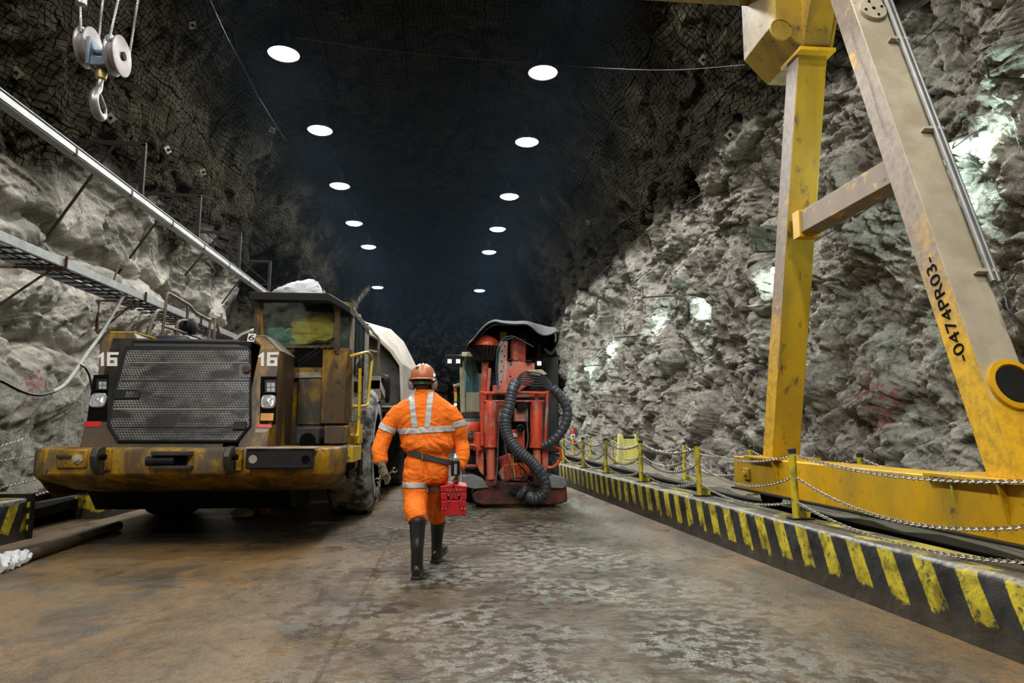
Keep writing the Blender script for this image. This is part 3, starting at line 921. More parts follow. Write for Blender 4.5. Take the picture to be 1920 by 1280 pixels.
m.tube([(s1.x, 7, HB.z + .03), (s2.x, 7, HB.z + .03)], .03, 12)
m.build('block_frame', plain('blue_grey_steel', (.16, .20, .25), .38, .6), hk, bevel=.006)
hx = (s1.x + s2.x) / 2
m = MB(); m.lathe([(.05, -.14), (.055, -.20), (.05, -.25), (.03, -.26)], (hx, 7, HB.z), 'z', 16); m.build('hook_nut', plain('brass_nut', (.40, .33, .12), .4, .7), hk)
m = MB(); m.tube([(hx, 7, HB.z - .22), (hx - .005, 7.0, HB.z - .30), (hx, 6.97, HB.z - .38), (hx + .01, 6.89, HB.z - .46), (hx + .02, 6.86, HB.z - .55), (hx + .02, 6.92, HB.z - .64), (hx + .02, 7.02, HB.z - .66), (hx + .01, 7.10, HB.z - .60), (hx + .0, 7.13, HB.z - .50)], [.028, .03, .036, .042, .045, .045, .04, .028, .012], 12, 4)
hko = m.build('hook', M_STEEL, hk)
m = MB(); m.bar((hx, 6.95, HB.z - .38), (hx + .01, 7.11, HB.z - .52), .03, .008); m.build('safety_latch', M_STEEL, hko)
def rope(pa, pb, r_=.011):
    m = MB()
    a = Vector(pa); b = Vector(pb); b = a + (b - a) * ((gz + .02 - a.z) / (b.z - a.z)); n_ = 60
    d = (b - a).normalized(); x = d.orthogonal().normalized(); y = d.cross(x)
    for k in range(3):
        pts = []
        for i in range(n_ * 3 + 1):
            t = i / (n_ * 3); an = t * n_ * 1.2 + 2 * PI * k / 3
            pts.append(a.lerp(b, t) + x * (r_ * .5 * math.cos(an)) + y * (r_ * .5 * math.sin(an)))
        m.tube(pts, r_ * .62, 5)
    return m.build('wire_rope', M_GALV, hk)
top_z = gz + .05
rope((s1.x, 6.84, s1.z + .08), P(150, -30, Y=6.84)); rope((s1.x, 7.17, s1.z + .08), P(196, -30, Y=7.17))
rope((s2.x, 6.82, s2.z + .08), P(228, -30, Y=6.84)); rope((s2.x + .03, 7.18, s2.z + .08), P(263, -30, Y=7.17))
m = MB(); m.box(-4.0, -2.9, 6.6, hy1, gz, gz + .35); m.build('hoist_trolley', M_GHEAD, G, bevel=.01)
q = P(152, 0, Y=6.84)
m = MB(); m.lathe([(.03, -.06), (.055, -.05), (.055, .05), (.03, .2)], q, 'z', 12); m.build('rope_socket', M_STEEL, hk)

# ------------------------------------------------------------------ bollards and chains
def bollard(x, y, z0, z1, label, grp, lean=0):
    r = thing('bollard', label, 'bollard', (x, y, z0), grp)
    m = MB(); m.tube([(x, y, z0), (x + lean * .5, y, (z0 + z1) / 2), (x + lean, y, z1 - .02)], .032, 14); po = m.build('post', M_BOLLARD, r)
    m = MB(); m.lathe([(.036, -.04), (.037, .0), (.030, .006)], (x + lean, y, z1), 'z', 14); m.build('cap', M_CAP, r)
    m = MB(); m.box(x - .06, x + .14, y - .07, y + .07, z0, z0 + .012); m.build('base_plate', M_DSTEEL, r)
    m = MB(); m.bar((x + .03, y, z0 + .05), (x + .13, y, z0 + .03), .012, .06); m.build('foot_rib', M_BOLLARD, r)
    return r
def chain(a, b, sag, label, grp, mat=None, link=.042, wire=.0042, seg=(8, 4)):
    a = Vector(a); b = Vector(b); L = (b - a).length
    N = max(6, int(L * 1.02 / (link * .74)))
    m = MB()
    f = lambda t: a.lerp(b, t) - Vector((0, 0, sag * 4 * t * (1 - t)))
    for i in range(N):
        t = (i + .5) / N; p = f(t); d = (f(min(1, t + .01)) - f(max(0, t - .01))).normalized()
        sx = d.cross(Vector((0, 0, 1))).normalized(); sz = sx.cross(d)
        s_ = sx if i % 2 else sz
        s_ = (s_ + .35 * (sz if i % 2 else -sx)).normalized()
        pts = []
        for k in range(seg[0]):
            an = 2 * PI * (k + .5) / seg[0]
            pts.append(p + d * (link * .5 * math.cos(an)) + s_ * (link * .32 * math.sin(an)))
        m.tube(pts, wire, seg[1], closed=True, cap=False)
    return setp(m.build('chain', mat or M_CHAIN, smooth=60), label, 'chain', grp)
M_CHAIN = plain('chain_steel', (.38, .35, .30), .4, .8, vscale=30, var=.5)
near = []
order = ['nearest', 'second', 'third', 'fourth', 'fifth', 'sixth']
for i, y in enumerate((6.06, 8.2, 10.4, 12.4, 14.1, 16.0)):
    x = 3.42 - .045 * y
    bollard(x, y, .432, (1.06, 1.07, 1.06, 1.06, 1.05, 1.05)[i], '%s yellow bollard standing on the striped kerb at the right' % order[i], 'bollards on the striped kerb', (-.012, -.02, 0, .01, 0, 0)[i])
    near.append((x, y))
near = [(3.42 - .045 * 3.3, 3.3)] + near
lv = ((.575, .13, 'top'), (.38, .20, 'middle'), (.155, .14, 'bottom'))
sp = ['in front of the yellow sill beam, nearest span', 'from the nearest to the second kerb bollard', 'from the second to the third kerb bollard', 'from the third to the fourth kerb bollard', 'from the fourth to the fifth kerb bollard', 'from the fifth to the sixth kerb bollard']
for i in range(len(near) - 1):
    (xa, ya), (xb, yb) = near[i], near[i + 1]
    for h, sg_, nm in lv:
        s_ = sg_ * (1.05 if i == 0 else .8)
        if i == 0 and nm == 'top': s_ = .09
        if i == 0: a_ = (xa, ya, .43 + h - .02)
        else: a_ = (xa, ya, .43 + h)
        chain(a_, (xb, yb, .43 + h), s_, '%s chain %s' % (nm, sp[i]), 'chains along the striped kerb', link=.042 if i < 2 else .055, wire=.0045 if i < 2 else .006, seg=(8, 4) if i < 2 else (6, 3))
far_b = [(4.55, 7.28), (4.55, 10.05), (4.55, 13.0), (4.55, 18.8), (4.55, 21.8), (4.55, 24.9)]
fo = ['behind the yellow sill beam', 'just beyond the far gantry leg', 'between the far gantry leg and the lime slab', 'next beyond the leaning lime slab', 'second beyond the leaning lime slab', 'farthest, by the red fire extinguisher']
for i, (x, y) in enumerate(far_b):
    bollard(x, y, .25, .97, 'yellow bollard at the right rock wall, %s' % fo[i], 'bollards along the right rock wall')
fb2 = [(4.55, 4.4)] + far_b
for i in range(len(fb2) - 1):
    (xa, ya), (xb, yb) = fb2[i], fb2[i + 1]
    if yb - ya > 4:
        ym = (ya + yb) / 2; spans = [((xa, ya), (xa, ym)), ((xa, ym), (xb, yb))]
    else: spans = [((xa, ya), (xb, yb))]
    for s_i, (p0, p1) in enumerate(spans):
        for h, nm in ((.66, 'upper'), (.36, 'lower')):
            chain((*p0, .25 + h), (*p1, .25 + h), .16, '%s wall-side chain, %s the bollard %s' % (nm, 'reaching' if s_i == len(spans) - 1 else 'midway to', fo[i]), 'chains along the right rock wall', link=.055, wire=.0055, seg=(6, 3))
# left chain fence
bollard(-4.98, 9.9 + .5, .46, 1.1, 'yellow bollard on the left kerb, half hidden behind the truck bumper', 'bollards on the left kerb')
for h, sg_, nm in ((.60, .06, 'top'), (.36, .08, 'middle'), (.12, .06, 'bottom')):
    chain((-4.98, 4.4, .46 + h), (-4.98, 10.4, .46 + h), sg_ * 3.2, '%s chain of the fence on the left kerb' % nm, 'chains on the left kerb', link=.05, wire=.005)
chain((-5.75, 4.4, 1.0), (-5.75, 10.0, 1.1), .25, 'chain nearest the left rock wall behind the kerb fence', 'chains at the left wall', link=.055, wire=.005)

# leaning lime slab
q = P(1157, 882, Z=.22); q2 = P(1206, 884, Z=.22)
r = thing('road_barrier', 'lime yellow notched slab leaning against the right rock wall', 'barrier', (5.0, 19.1, .15))
y_ = 19.1; xl = P(1157, 880, Y=y_).x; xr = P(1208, 880, Y=y_).x; zt_ = P(1180, 814, Y=y_).z
dxb = (xr - xl)
poly = [(xl, .15), (xr - .10, .15), (xr - .02, zt_), (xr - .17, zt_), (xr - .19, zt_ - .13), (xl + .26, zt_ - .13), (xl + .25, zt_), (xl + .14, zt_)]
m = MB(); m.prism(poly, 'y', y_, y_ + .2)
for v_i in range(len(m.v)):
    v_ = m.v[v_i]; m.v[v_i] = (v_[0], v_[1] + (v_[2] - .15) * .25, v_[2])
m.build('slab', worn('lime_paint', (.60, .56, .13), [((.30, .28, .10), 3, .5, .65, .7, .6, (3, 1, .4)), ((.08, .07, .04), 12, .62, .7, .8, .7, (1, 1, 1))], .6), r, bevel=.02)
m = MB(); m.box(xl + .27, xr - .2, y_ + .22, y_ + .30, zt_ - .16, zt_ - .06); m.build('lifting_slot', M_CAP, r)

# fire extinguisher on the wall
q, n_ = hit(1079, 812, back=.16)
if q:
    r = thing('fire_extinguisher', 'red fire extinguisher hung on the far right rock wall', 'fire extinguisher', q)
    M_RED = plain('extinguisher_red', (.55, .02, .02), .35)
    sc_ = q.y / 28.0
    m = MB(); m.lathe([(.02, -.42), (.10, -.40), (.105, -.34), (.105, .12), (.07, .22), (.03, .25)], q, 'z', 18); m.build('cylinder', M_RED, r)
    m = MB(); m.lathe([(.107, -.20), (.107, .02)], q, 'z', 18); m.build('paper_band', plain('label_white', (.7, .7, .7), .6), r)
    m = MB(); m.bar(q + Vector((-.10, 0, .33)), q + Vector((.08, 0, .29)), .03, .03); m.box(q.x - .02, q.x + .02, q.y - .02, q.y + .02, q.z + .2, q.z + .34); m.build('handle', M_RED, r)
    m = MB(); m.tube([q + Vector((.03, 0, .3)), q + Vector((.16, -.05, .2)), q + Vector((.13, -.06, -.2))], .016, 8, 5); m.build('hose', M_CABLE, r)
    m = MB(); m.box(q.x - .05, q.x + .05, q.y, q.y + .2, q.z - .1, q.z + .1); m.build('wall_bracket', M_RED, r)

# ------------------------------------------------------------------ left wall services
tr = thing('cable_tray', 'long galvanised cable ladder bracketed along the left rock wall', 'cable tray', (-5.6, 12, 3.4))
TX0, TX1, TZ = -5.28, -5.86, 3.44
m = MB(); m.box(TX0, TX0 + .012, 5.0, 20.5, TZ, TZ + .115); m.box(TX0 - .035, TX0, 5.0, 20.5, TZ + .10, TZ + .115); m.box(TX0 - .035, TX0, 5, 20.5, TZ, TZ + .012)
m.build('side_rail', M_GALV, tr)
m = MB(); m.box(TX1 - .012, TX1, 5.0, 20.5, TZ, TZ + .115); m.build('side_rail', M_DSTEEL, tr)
for i in range(52):
    y = 5.15 + i * .3
    m = MB(); m.box(TX1, TX0, y - .018, y + .018, TZ + .005, TZ + .025); m.build('rung', M_DSTEEL, tr)
for j, (xx, rr) in enumerate(((-5.42, .022), (-5.5, .018), (-5.62, .03), (-5.72, .016))):
    m = MB(); m.tube([(xx + .02 * math.sin(y * 1.7 + j), y, TZ + .025 + rr + .008 * math.sin(y * 2.3 + j)) for y in np.linspace(5, 20.4, 50)], rr, 6)
    setp(m.build('power_cable', M_CABLE), 'black power cable lying in the wall cable ladder', 'cable', 'cables in the cable ladder')
for y in (7.4, 9.7, 12.2, 14.9, 17.8):
    wx = wall_x(y, TZ, -1) - .05
    r = MB(); r.bar((wx, y, TZ - .015), (TX0 + .03, y, TZ - .015), .035, .03); r.bar((TX0 + .03, y, TZ - .02), (TX0 + .03, y, TZ + .15), .03, .02)
    wx2 = wall_x(y, TZ - .75, -1) - .05
    r.bar((wx2, y, TZ - .7), (TX0 - .15, y, TZ - .03), .025, .025); r.bar((min(wx, wx2) + .1, y + .01, TZ - .8), (min(wx, wx2) + .1, y + .01, TZ), .03, .03)
    r.build('bracket', M_RUST, tr)

mo = thing('monorail_beam', 'pale steel beam slung high along the left wall above the truck', 'beam', (-4.8, 15, 4.8))
BX, BZ = -4.85, 4.78
m = MB(); m.box(BX - .06, BX + .06, 3.0, 24, BZ - .07, BZ - .055); m.box(BX - .006, BX + .006, 3, 24, BZ - .055, BZ + .055); m.box(BX - .06, BX + .06, 3.0, 24, BZ + .055, BZ + .07)
m.build('beam', M_PIPE, mo)
m = MB(); m.box(BX + .045, BX + .075, 3.0, 24, BZ - .055, BZ + .02); m.build('conductor_bar', M_GALV, mo)
for y in np.arange(4.2, 23, 1.55):
    m = MB(); m.box(BX + .04, BX + .08, y - .02, y + .02, BZ - .075, BZ + .04); m.build('joint_clip', M_DSTEEL, mo)
for i, y in enumerate((10.85, 13.3, 15.9, 18.6)):
    wx = wall_x(y, BZ + .95, -1) - .1
    zt_ = BZ + .93
    m = MB(); m.bar((BX, y, BZ + .05), (BX, y, zt_), .07, .05); m.bar((BX + .03, y, zt_), (wx, y, zt_ + .03), .05, .06)
    m.bar((BX - .05, y, BZ + .35), (BX - .75, y, zt_), .03, .03)
    wx2 = wall_x(y, BZ - .75, -1) - .05
    m.bar((BX - .45, y, zt_ - .02), (wx2, y, BZ - .7), .035, .03)
    m.bar((BX - .02, y, BZ + .30), (BX - .62, y, BZ + .32), .022, .022)
    m.build('hanger', M_DSTEEL, mo)

# drooping conduit and cable on the left wall
def wall_curve(pix, back, r_, mat, name, label, cat, objs=None, n=8, sub=4, grp=None):
    pts = []
    for p_ in pix:
        q, nn = hit(p_[0], p_[1], objs, back if len(p_) < 3 else p_[2])
        if q: pts.append(q)
    if len(pts) < 2: return
    m = MB(); m.tube(pts, r_, n, sub)
    return setp(m.build(name, mat), label, cat, grp)
def wc_x(pix, X, r_, mat, name, label, cat, n=8, sub=6):
    m = MB(); m.tube([P(a, b, X=X) for a, b in pix], r_, n, sub)
    return setp(m.build(name, mat), label, cat)
wc_x([(-60, 690), (0, 713), (40, 733), (72, 740), (105, 733)], -5.35, .022, M_CABLE, 'wall_cable', 'black cable drooping across the left rock wall', 'cable')
wc_x([(100, 734), (122, 720), (145, 690), (165, 660), (185, 633), (205, 600), (225, 565), (240, 540)], -5.35, .026, plain('pale_hose', (.30, .30, .28), .5), 'wall_hose', 'pale flexible conduit curving up behind the left headlamp pillar', 'hose')
wc_x([(150, 684), (160, 690), (168, 706), (172, 730)], -5.33, .015, M_CABLE, 'wall_cable', 'short black cable hanging from the pale conduit beside the truck', 'cable')
for px_, py_, px2, py2, X_ in ((224, 490, 208, 545, -5.75),):
    m = MB(); m.tube([P(px_, py_, X=X_), P(px2, py2, X=X_)], .02, 6); setp(m.build('rock_bolt', M_RUST), 'rusty rock bolt standing out of the left wall', 'rod')
m = MB(); m.tube([P(228, 470, X=-6.0) + Vector((0, 0, 0)), P(206, 560, X=-5.7)], .016, 6)

# roof bolts with square plates
M_PLATE = plain('bolt_plate', (.10, .088, .06), .6, .2)
bp = [(355, 43, 'upper left, highest'), (30, 135, 'upper left corner'), (206, 222, 'below the crane hook'), (308, 282, 'above the monorail hangers'), (376, 322, 'left of the ceiling lamps'), (1322, 110, 'right of the ceiling lamps, highest'), (1370, 255, 'right of the ceiling lamps, lower'), (508, 240, 'between the left lamps and the wall'), (1105, 415, 'right of the far ceiling lamps')]
for px_, py_, lb in bp:
    q, n_ = hit(px_, py_, back=.07)
    if not q: continue
    n_ = (n_ + (CAM - q).normalized() * .6).normalized()
    x = n_.orthogonal().normalized(); y = n_.cross(x); M3 = Matrix((x, y, n_)).transposed()
    r = thing('roof_bolt', 'square roof bolt plate on the netted roof, %s' % lb, 'bolt', q, 'roof bolts')
    s_ = .14
    m = MB(); m.obox(q, (s_, s_, .012), M3); m.build('plate', M_PLATE, r)
    m = MB(); m.lathe([(.03, 0), (.025, .03), (.012, .03), (.012, .10)], q, n_, 8); m.build('bolt_end', M_INK, r)

# wires over the roof and along the right wall
wires = [([(385, -20), (420, 60), (450, 115), (480, 165), (530, 260)], .25, 'black cable crossing the roof left of the nearest lamp'),
         ([(560, 60), (760, 90), (1010, 105), (1240, 118), (1400, 122)], .2, 'long thin wire across the roof behind the nearest lamps'),
         ([(1120, 525), (1210, 440), (1300, 365), (1400, 290), (1520, 210)], .18, 'wire along the top edge of the pale right wall'),
         ([(1560, 180), (1650, 110), (1760, 30)], .2, 'wire between the two gantry legs near the roof')]
for pix, bk, lb in wires:
    wall_curve(pix, bk, .009, M_CABLE, 'roof_wire', lb, 'cable', sub=4)
def hook_rod(px_, py_, dx_, lb):
    q, n_ = hit(px_, py_, back=-.1)
    if not q: return
    e = q + Vector((-.62, -.1, -.06)) * dx_
    m = MB(); m.tube([q, e, e + Vector((-.02, 0, .18 * dx_))], .014, 6)
    setp(m.build('hook_rod', M_DSTEEL), lb, 'hook')
for a in ((1470, 462, .9, 'hooked rod beside the work light left of the far gantry leg'), (1128, 682, 1.3, 'hooked rod by the farthest wall lights'), (1195, 625, 1.2, 'hooked rod right of the third wall light'), (1262, 552, 1.2, 'hooked rod left of the brightest wall light'), (1950, 160, 1.0, 'hooked rod high on the wall at the right edge')):
    hook_rod(*a)
# string of bulbs on the right wall
bulbs = []
lbn = ['behind the near gantry leg', 'just left of the far gantry leg', 'right one of the close middle pair', 'left one of the close middle pair', 'next one left of the close middle pair', 'above the red fire extinguisher', 'farthest, right of the red rig canopy']
for i, (px_, py_, y_) in enumerate(BULB_PX):
    q, n_ = hit(px_, py_, back=0)
    d = (q - CAM).normalized() if q else None
    if i == 6: q = P(px_, py_, Y=31.0); d = Vector((0, 0, 0))
    q = q - d * .42 + Vector((0, 0, 0))
    if i == 0: q = q + d * .22
    r = thing('work_light', 'small glowing bulb of the wall string, %s' % lbn[i], 'light', q, 'bulbs strung along the right wall')
    sc_ = max(1, q.y / 16)
    m = MB(); m.lathe([(.005, -.085), (.03, -.075), (.042, -.045), (.036, -.01), (.02, .02)], q, 'z', 14); m.build('bulb', M_BULB, r)
    m = MB(); m.lathe([(.022, .015), (.026, .02), (.024, .08), (.008, .09)], q, 'z', 12); m.build('socket', M_CAP, r)
    l = bpy.data.lights.new('bulb_light', 'POINT'); l.energy = BULB_W * (3.0 if i == 0 else 1.0); l.color = (.72, 1.0, .93); l.shadow_soft_size = .05
    ob = bpy.data.objects.new('bulb_light', l); C.objects.link(ob); ob.location = q + Vector((-.02, -.02, -.12))
    bulbs.append(q)
cbl = sorted(bulbs, key=lambda v: v.y)
pts = []
for a, b in zip(cbl[:-1], cbl[1:]):
    for t in (0, .25, .5, .75): pts.append(a.lerp(b, t) + Vector((0, 0, .09 - .5 * t * (1 - t) * min(1, (b - a).length / 5))))
pts.append(cbl[-1] + Vector((0, 0, .09)))
m = MB(); m.tube(pts, .009, 5); setp(m.build('light_string_cable', M_CABLE), 'thin cable carrying the bulbs along the right wall', 'cable')

# pipe on the floor at the left
a, b = P(-60, 1078, Z=.06), P(180, 999, Z=.06)
m = MB(); m.tube([a, b, b + (b - a).normalized() * .6], .055, 14); r = setp(m.build('drain_pipe', plain('rusty_dark_pipe', (.06, .045, .03), .5, .3)), 'dark rusty pipe lying on the floor along the left kerb', 'pipe')
wp = thing('plastic_wrap', 'crumpled clear plastic wrapped round the pipe end at the left edge', 'plastic', P(15, 1050, Z=.0))
m = MB(); c0 = a.lerp(b, .15); c1 = a.lerp(b, .37)
rings = []
for i in range(14):
    t = i / 13; p = c0.lerp(c1, t); rr = .085 * (1 - .35 * t ** 3)
    rings.append([(p.x + rr * (1 + .22 * math.sin(k * 5.1 + i * 1.7)) * math.cos(2 * PI * k / 22), p.y, max(.004, p.z + rr * (1 + .22 * math.sin(k * 3.7 + i * 2.3)) * math.sin(2 * PI * k / 22))) for k in range(22)])
m.loft(rings); m.build('wrap', plain('crumpled_plastic', (.62, .64, .66), .2, .0, bump=.6, bscale=18), wp, smooth=30)
# ------------------------------------------------------------------ dump truck
def ray_plane(px, py, p0, n):
    d = FW * FPX + RT * (px - 960) - UP * (py - 640)
    return CAM + d * ((Vector(p0) - CAM).dot(n) / d.dot(n))
M_TY = worn('truck_yellow', (.36, .195, .003), [((.050, .028, .010), 2.2, .44, .58, .9, .6, (1, 1, .5)), ((.06, .045, .03), 6, .50, .60, .75, .7, (1, 1, .35)), ((.015, .012, .01), 11, .58, .68, .85, .6, (1, 1, 1))], .42, bump=.2)
M_TYD = worn('truck_brown_grime', (.085, .055, .028), [((.34, .19, .004), 2.6, .50, .60, .85, .45, (1, 1, .4)), ((.05, .035, .03), 4, .5, .62, .8, .6, (1, 1, .4)), ((.17, .155, .13), 10, .64, .72, .5, .8, (1, 1, .3))], .5, bump=.2)
M_TDUST = worn('dust_settled_steel', (.36, .32, .26), [((.16, .13, .09), 4, .52, .65, .8, .8, (1, 1, 1)), ((.30, .19, .03), 9, .62, .7, .6, .6, (1, 1, 1))], .8)
M_TDARK = worn('dark_grimy_steel', (.035, .033, .03), [((.10, .075, .02), 3, .52, .66, .75, .5, (1, 1, 1)), ((.09, .085, .08), 9, .58, .7, .6, .7, (1, 1, 1))], .5, .2)
M_TSIDE = worn('cab_side_grey', (.22, .20, .165), [((.26, .16, .02), 3.2, .50, .62, .75, .5, (1, 1, .4)), ((.05, .045, .04), 6, .54, .66, .8, .6, (1, 1, .4)), ((.45, .43, .38), 12, .60, .70, .6, .8, (1, 1, .4))], .55)
M_BED = worn('bed_pale_dust', (.46, .42, .36), [((.22, .18, .13), 1.8, .50, .66, .7, .85, (1, 1, .4)), ((.30, .24, .17), 7, .58, .68, .6, .85, (1, 1, .6)), ((.06, .05, .04), 14, .64, .72, .6, .8, (1, 1, 1))], .85, bump=.35)
M_BLK = plain('black_paint', (.007, .007, .008), .5, bump=.15, Specular_IOR_Level=.25)
M_RUB = plain('black_rubber', (.012, .012, .013), .6, bump=.2, Specular_IOR_Level=.3)
M_WHITE = plain('white_paint', (.72, .71, .68), .6, var=.1)
M_REDR = plain('red_reflector', (.55, .02, .015), .3)
M_AMBER = plain('amber_lens', (.65, .28, .02), .2)
M_GRAB = worn('grab_yellow', (.62, .42, .02), [((.08, .06, .03), 12, .56, .66, .7, .6, (1, 1, 1))], .4)
def tyre_mat(name, dustcol, amt):
    t = NT(name); n1 = t.noise(t.obj, 3.5, 6, .65); n2 = t.noise(t.obj, 16, 4, .6)
    s = t.sep(t.obj)
    f = t.math('MULTIPLY', t.ramp(n1, .40, .58), amt)
    c = t.mix(f, (.022, .022, .024), dustcol)
    c = t.mix(t.ramp(n2, .55, .7, 0, .5), c, (.03, .03, .03))
    return t.fin(c, .75, 0, t.bump(n2, .3, .02))
M_TYRE = tyre_mat('dusty_tyre', (.40, .40, .385), 1.0)
M_TYRE_D = tyre_mat('shaded_tyre', (.07, .07, .068), .8)  # darker tyre copy, the shade around the truck is in its colour
def windscreen(name, tint, rough=.02, film=.0):
    t = NT(name); n = t.n
    tr_ = n.new('ShaderNodeBsdfTransparent'); gl = n.new('ShaderNodeBsdfGlossy'); gl.inputs['Roughness'].default_value = rough
    t.set(tr_.inputs[0], (*tint, 1))
    lw = n.new('ShaderNodeLayerWeight'); lw.inputs[0].default_value = .35
    mx = n.new('ShaderNodeMixShader'); t.link(t.math('ADD', t.math('MULTIPLY', lw.outputs['Fresnel'], .8), .06, clamp=True), mx.inputs[0]); t.link(tr_.outputs[0], mx.inputs[1]); t.link(gl.outputs[0], mx.inputs[2])
    df = n.new('ShaderNodeBsdfDiffuse'); t.set(df.inputs[0], (.25, .33, .30, 1))
    m2 = n.new('ShaderNodeMixShader'); f = t.ramp(t.noise(t.scale(t.obj, (1, 1, .4)), 4, 6, .7, .6), .45, .8, film * .3, film)
    t.link(f, m2.inputs[0]); t.link(mx.outputs[0], m2.inputs[1]); t.link(df.outputs[0], m2.inputs[2])
    t.link(m2.outputs[0], t.out.inputs['Surface'])
    return t.m
M_GLASSQ = windscreen('green_quarter_glass', (.5, .78, .66), .04, .45)
M_GLASS = windscreen('green_windscreen', (.90, .975, .93), .03, .04)

T = thing('dump_truck', 'grimy yellow underground dump truck marked 16, parked at the left', 'truck', (-2.7, 11, 0))
# bumper: plan outline swept up the height
def plan(yf, ins=0):
    return [(-4.36 + ins, 8.7), (-4.37 + ins, 7.85), (-4.30 + ins, yf + .16), (-4.12 + ins, yf), (-1.50 - ins, yf + .02), (-1.33 - ins, yf + .06), (-1.22 - ins, yf + .18), (-1.17 - ins, yf + .45), (-1.15 - ins, 9.42), (-1.5, 9.42), (-1.5, 8.7)]
m = MB(); rings = []
for z, yf, ins in ((.52, 8.4, .20), (.58, 8.0, .12), (.67, 7.72, .05), (.745, 7.53, .0), (.78, 7.50, 0), (.99, 7.50, 0), (1.03, 7.52, .01), (1.045, 7.58, .04)):
    rings.append([(x, y, z) for x, y in plan(yf, ins)])
m.loft(rings); bump_o = m.build('bumper', M_TY, T, bevel=.008)
# detail pieces of the bumper, children of it
def bq(px, py, Y=7.49): return P(px, py, Y=Y)
def bbox(px0, py0, px1, py1, y0, y1, name, mat, parent=None, bev=.006):
    a = P(px0, py1, Y=y0); b = P(px1, py0, Y=y0)
    m = MB(); m.box(a.x, b.x, y0, y1, a.z, b.z); return m.build(name, mat, parent or T, bevel=bev)
bbox(104, 842, 164, 878, 7.475, 7.56, 'end_plate', M_TY, bump_o, .015)
bbox(104, 853, 133, 859, 7.46, 7.50, 'slot', M_TDARK, bump_o)
q = bq(146, 860, 7.475); m = MB(); m.lathe([(.055, 0), (.055, .015), (.03, .02), (.03, .04), (.01, .045)], q, (0, -1, 0), 6); m.build('bolt', M_TDUST, bump_o)
for px_ in (184, 430):
    s_ = 1 if px_ < 300 else -1
    q = bq(px_, 862, 7.40)
    m = MB()
    prof = [(0, .14), (-.10, .12), (-.14, .04), (-.12, -.05), (-.02, -.15), (.06, -.15), (.06, .14)]
    m.prism([(7.40 + b_ + .02, q.z + c_) for b_, c_ in prof], 'x', q.x - .035, q.x + .035)
    m.build('tow_lug', M_TDARK, bump_o, bevel=.012)
    m = MB(); m.lathe([(.03, 0), (.03, .05)], (q.x + .05, 7.34, q.z + .03), 'x', 12); m.build('lug_hole', M_INK, bump_o)
    bbox(px_ + 10, 842, px_ + 24, 882, 7.46, 7.52, 'lug_gusset', M_TY, bump_o)
bbox(282, 846, 356, 854, 7.40, 7.55, 'hitch_plate', M_TDARK, bump_o); bbox(280, 873, 356, 880, 7.40, 7.55, 'hitch_plate', M_TDARK, bump_o)
bbox(284, 853, 350, 874, 7.485, 7.50, 'hitch_slot', M_INK, bump_o, 0)
q = bq(302, 864, 7.46); m = MB(); m.lathe([(.05, -.14), (.05, .14)], q, 'x', 16); m.build('hitch_pin', M_BLK, bump_o)
bo = bbox(459, 841, 586, 880, 7.36, 7.52, 'fender_block', M_RUB, bump_o, .02)
bbox(459, 838, 592, 842, 7.34, 7.54, 'block_top_plate', M_TDUST, bump_o)
for px_ in (474, 573):
    q = bq(px_, 861, 7.36); m = MB(); m.lathe([(.045, 0), (.04, .006), (.025, .004)], q, (0, -1, 0), 16); m.build('block_bolt', M_TDUST if px_ < 500 else M_INK, bo)
# steps cut in the bumper flank
for (pa, pb, mt, nm) in (((652, 871), (664, 897), M_INK, 'step_pocket'), ((672, 850), (679, 890), M_INK, 'step_pocket'), ((654, 838), (671, 866), M_GRAB, 'latch_plate')):
    a = P(pa[0], pb[1], X=-1.145); b = P(pb[0], pa[1], X=-1.145)
    zc_ = sorted((P(pa[0], pa[1], X=-1.145).z, P(pa[0], pb[1], X=-1.145).z))
    m = MB(); m.box(-1.165, -1.135 if mt is not M_GRAB else -1.10, a.y, b.y, zc_[0], zc_[1]); m.build(nm, mt, bump_o)

# front plane
F0 = Vector((0, 7.70, 1.04)); F1 = Vector((0, 8.16, 2.32)); FD = (F1 - F0).normalized(); FN = Vector((0, -FD.z, FD.y))
def F(px, py, off=0.0): return ray_plane(px, py, F0 + FN * off, FN)
def fy(z): return F0.y + (z - F0.z) * FD.y / FD.z
def front_poly(pix, o0, o1, name, mat, parent, bevel=0.0):
    m = MB(); m.loft([[F(a, b, o0) - FN * 0 for a, b in pix], [F(a, b, o0) + FN * (o1 - o0) for a, b in pix]])
    return m.build(name, mat, parent, bevel=bevel)
# hood: left pillar, centre and right pillar around the grille
def hoodsolid(poly, yb, name, mat, bevel=.015):
    m = MB(); m.loft([[(x, fy(z), z) for x, z in poly], [(x, yb, z) for x, z in poly]]); return m.build(name, mat, T, bevel=bevel)
xl0 = F(150, 833).x; gL = F(222, 740).x; gR = F(474, 740).x; xr0 = -1.95
ztop = F(225, 624).z
hl = hoodsolid([(xl0, 1.03), (gL + .08, 1.03), (gL + .02, 1.5), (F(257, 640).x, ztop - .08), (F(252, 624).x, ztop), (F(203, 624).x, ztop), (F(187, 638).x, ztop - .10), (xl0 + .0, 1.8)], 8.75, 'hood_pillar', M_TYD)
hr = hoodsolid([(gR - .08, 1.03), (xr0, 1.03), (xr0, 2.13), (-2.14, ztop - .02), (F(467, 626).x, ztop - .02), (gR, 2.2)], 8.84, 'hood_pillar', M_TYD)
hoodsolid([(xl0 + .05, 1.03), (-2.42, 1.03), (-2.42, 2.27), (xl0 + .05, 2.27)], 10.7, 'hood', M_TDARK, 0)
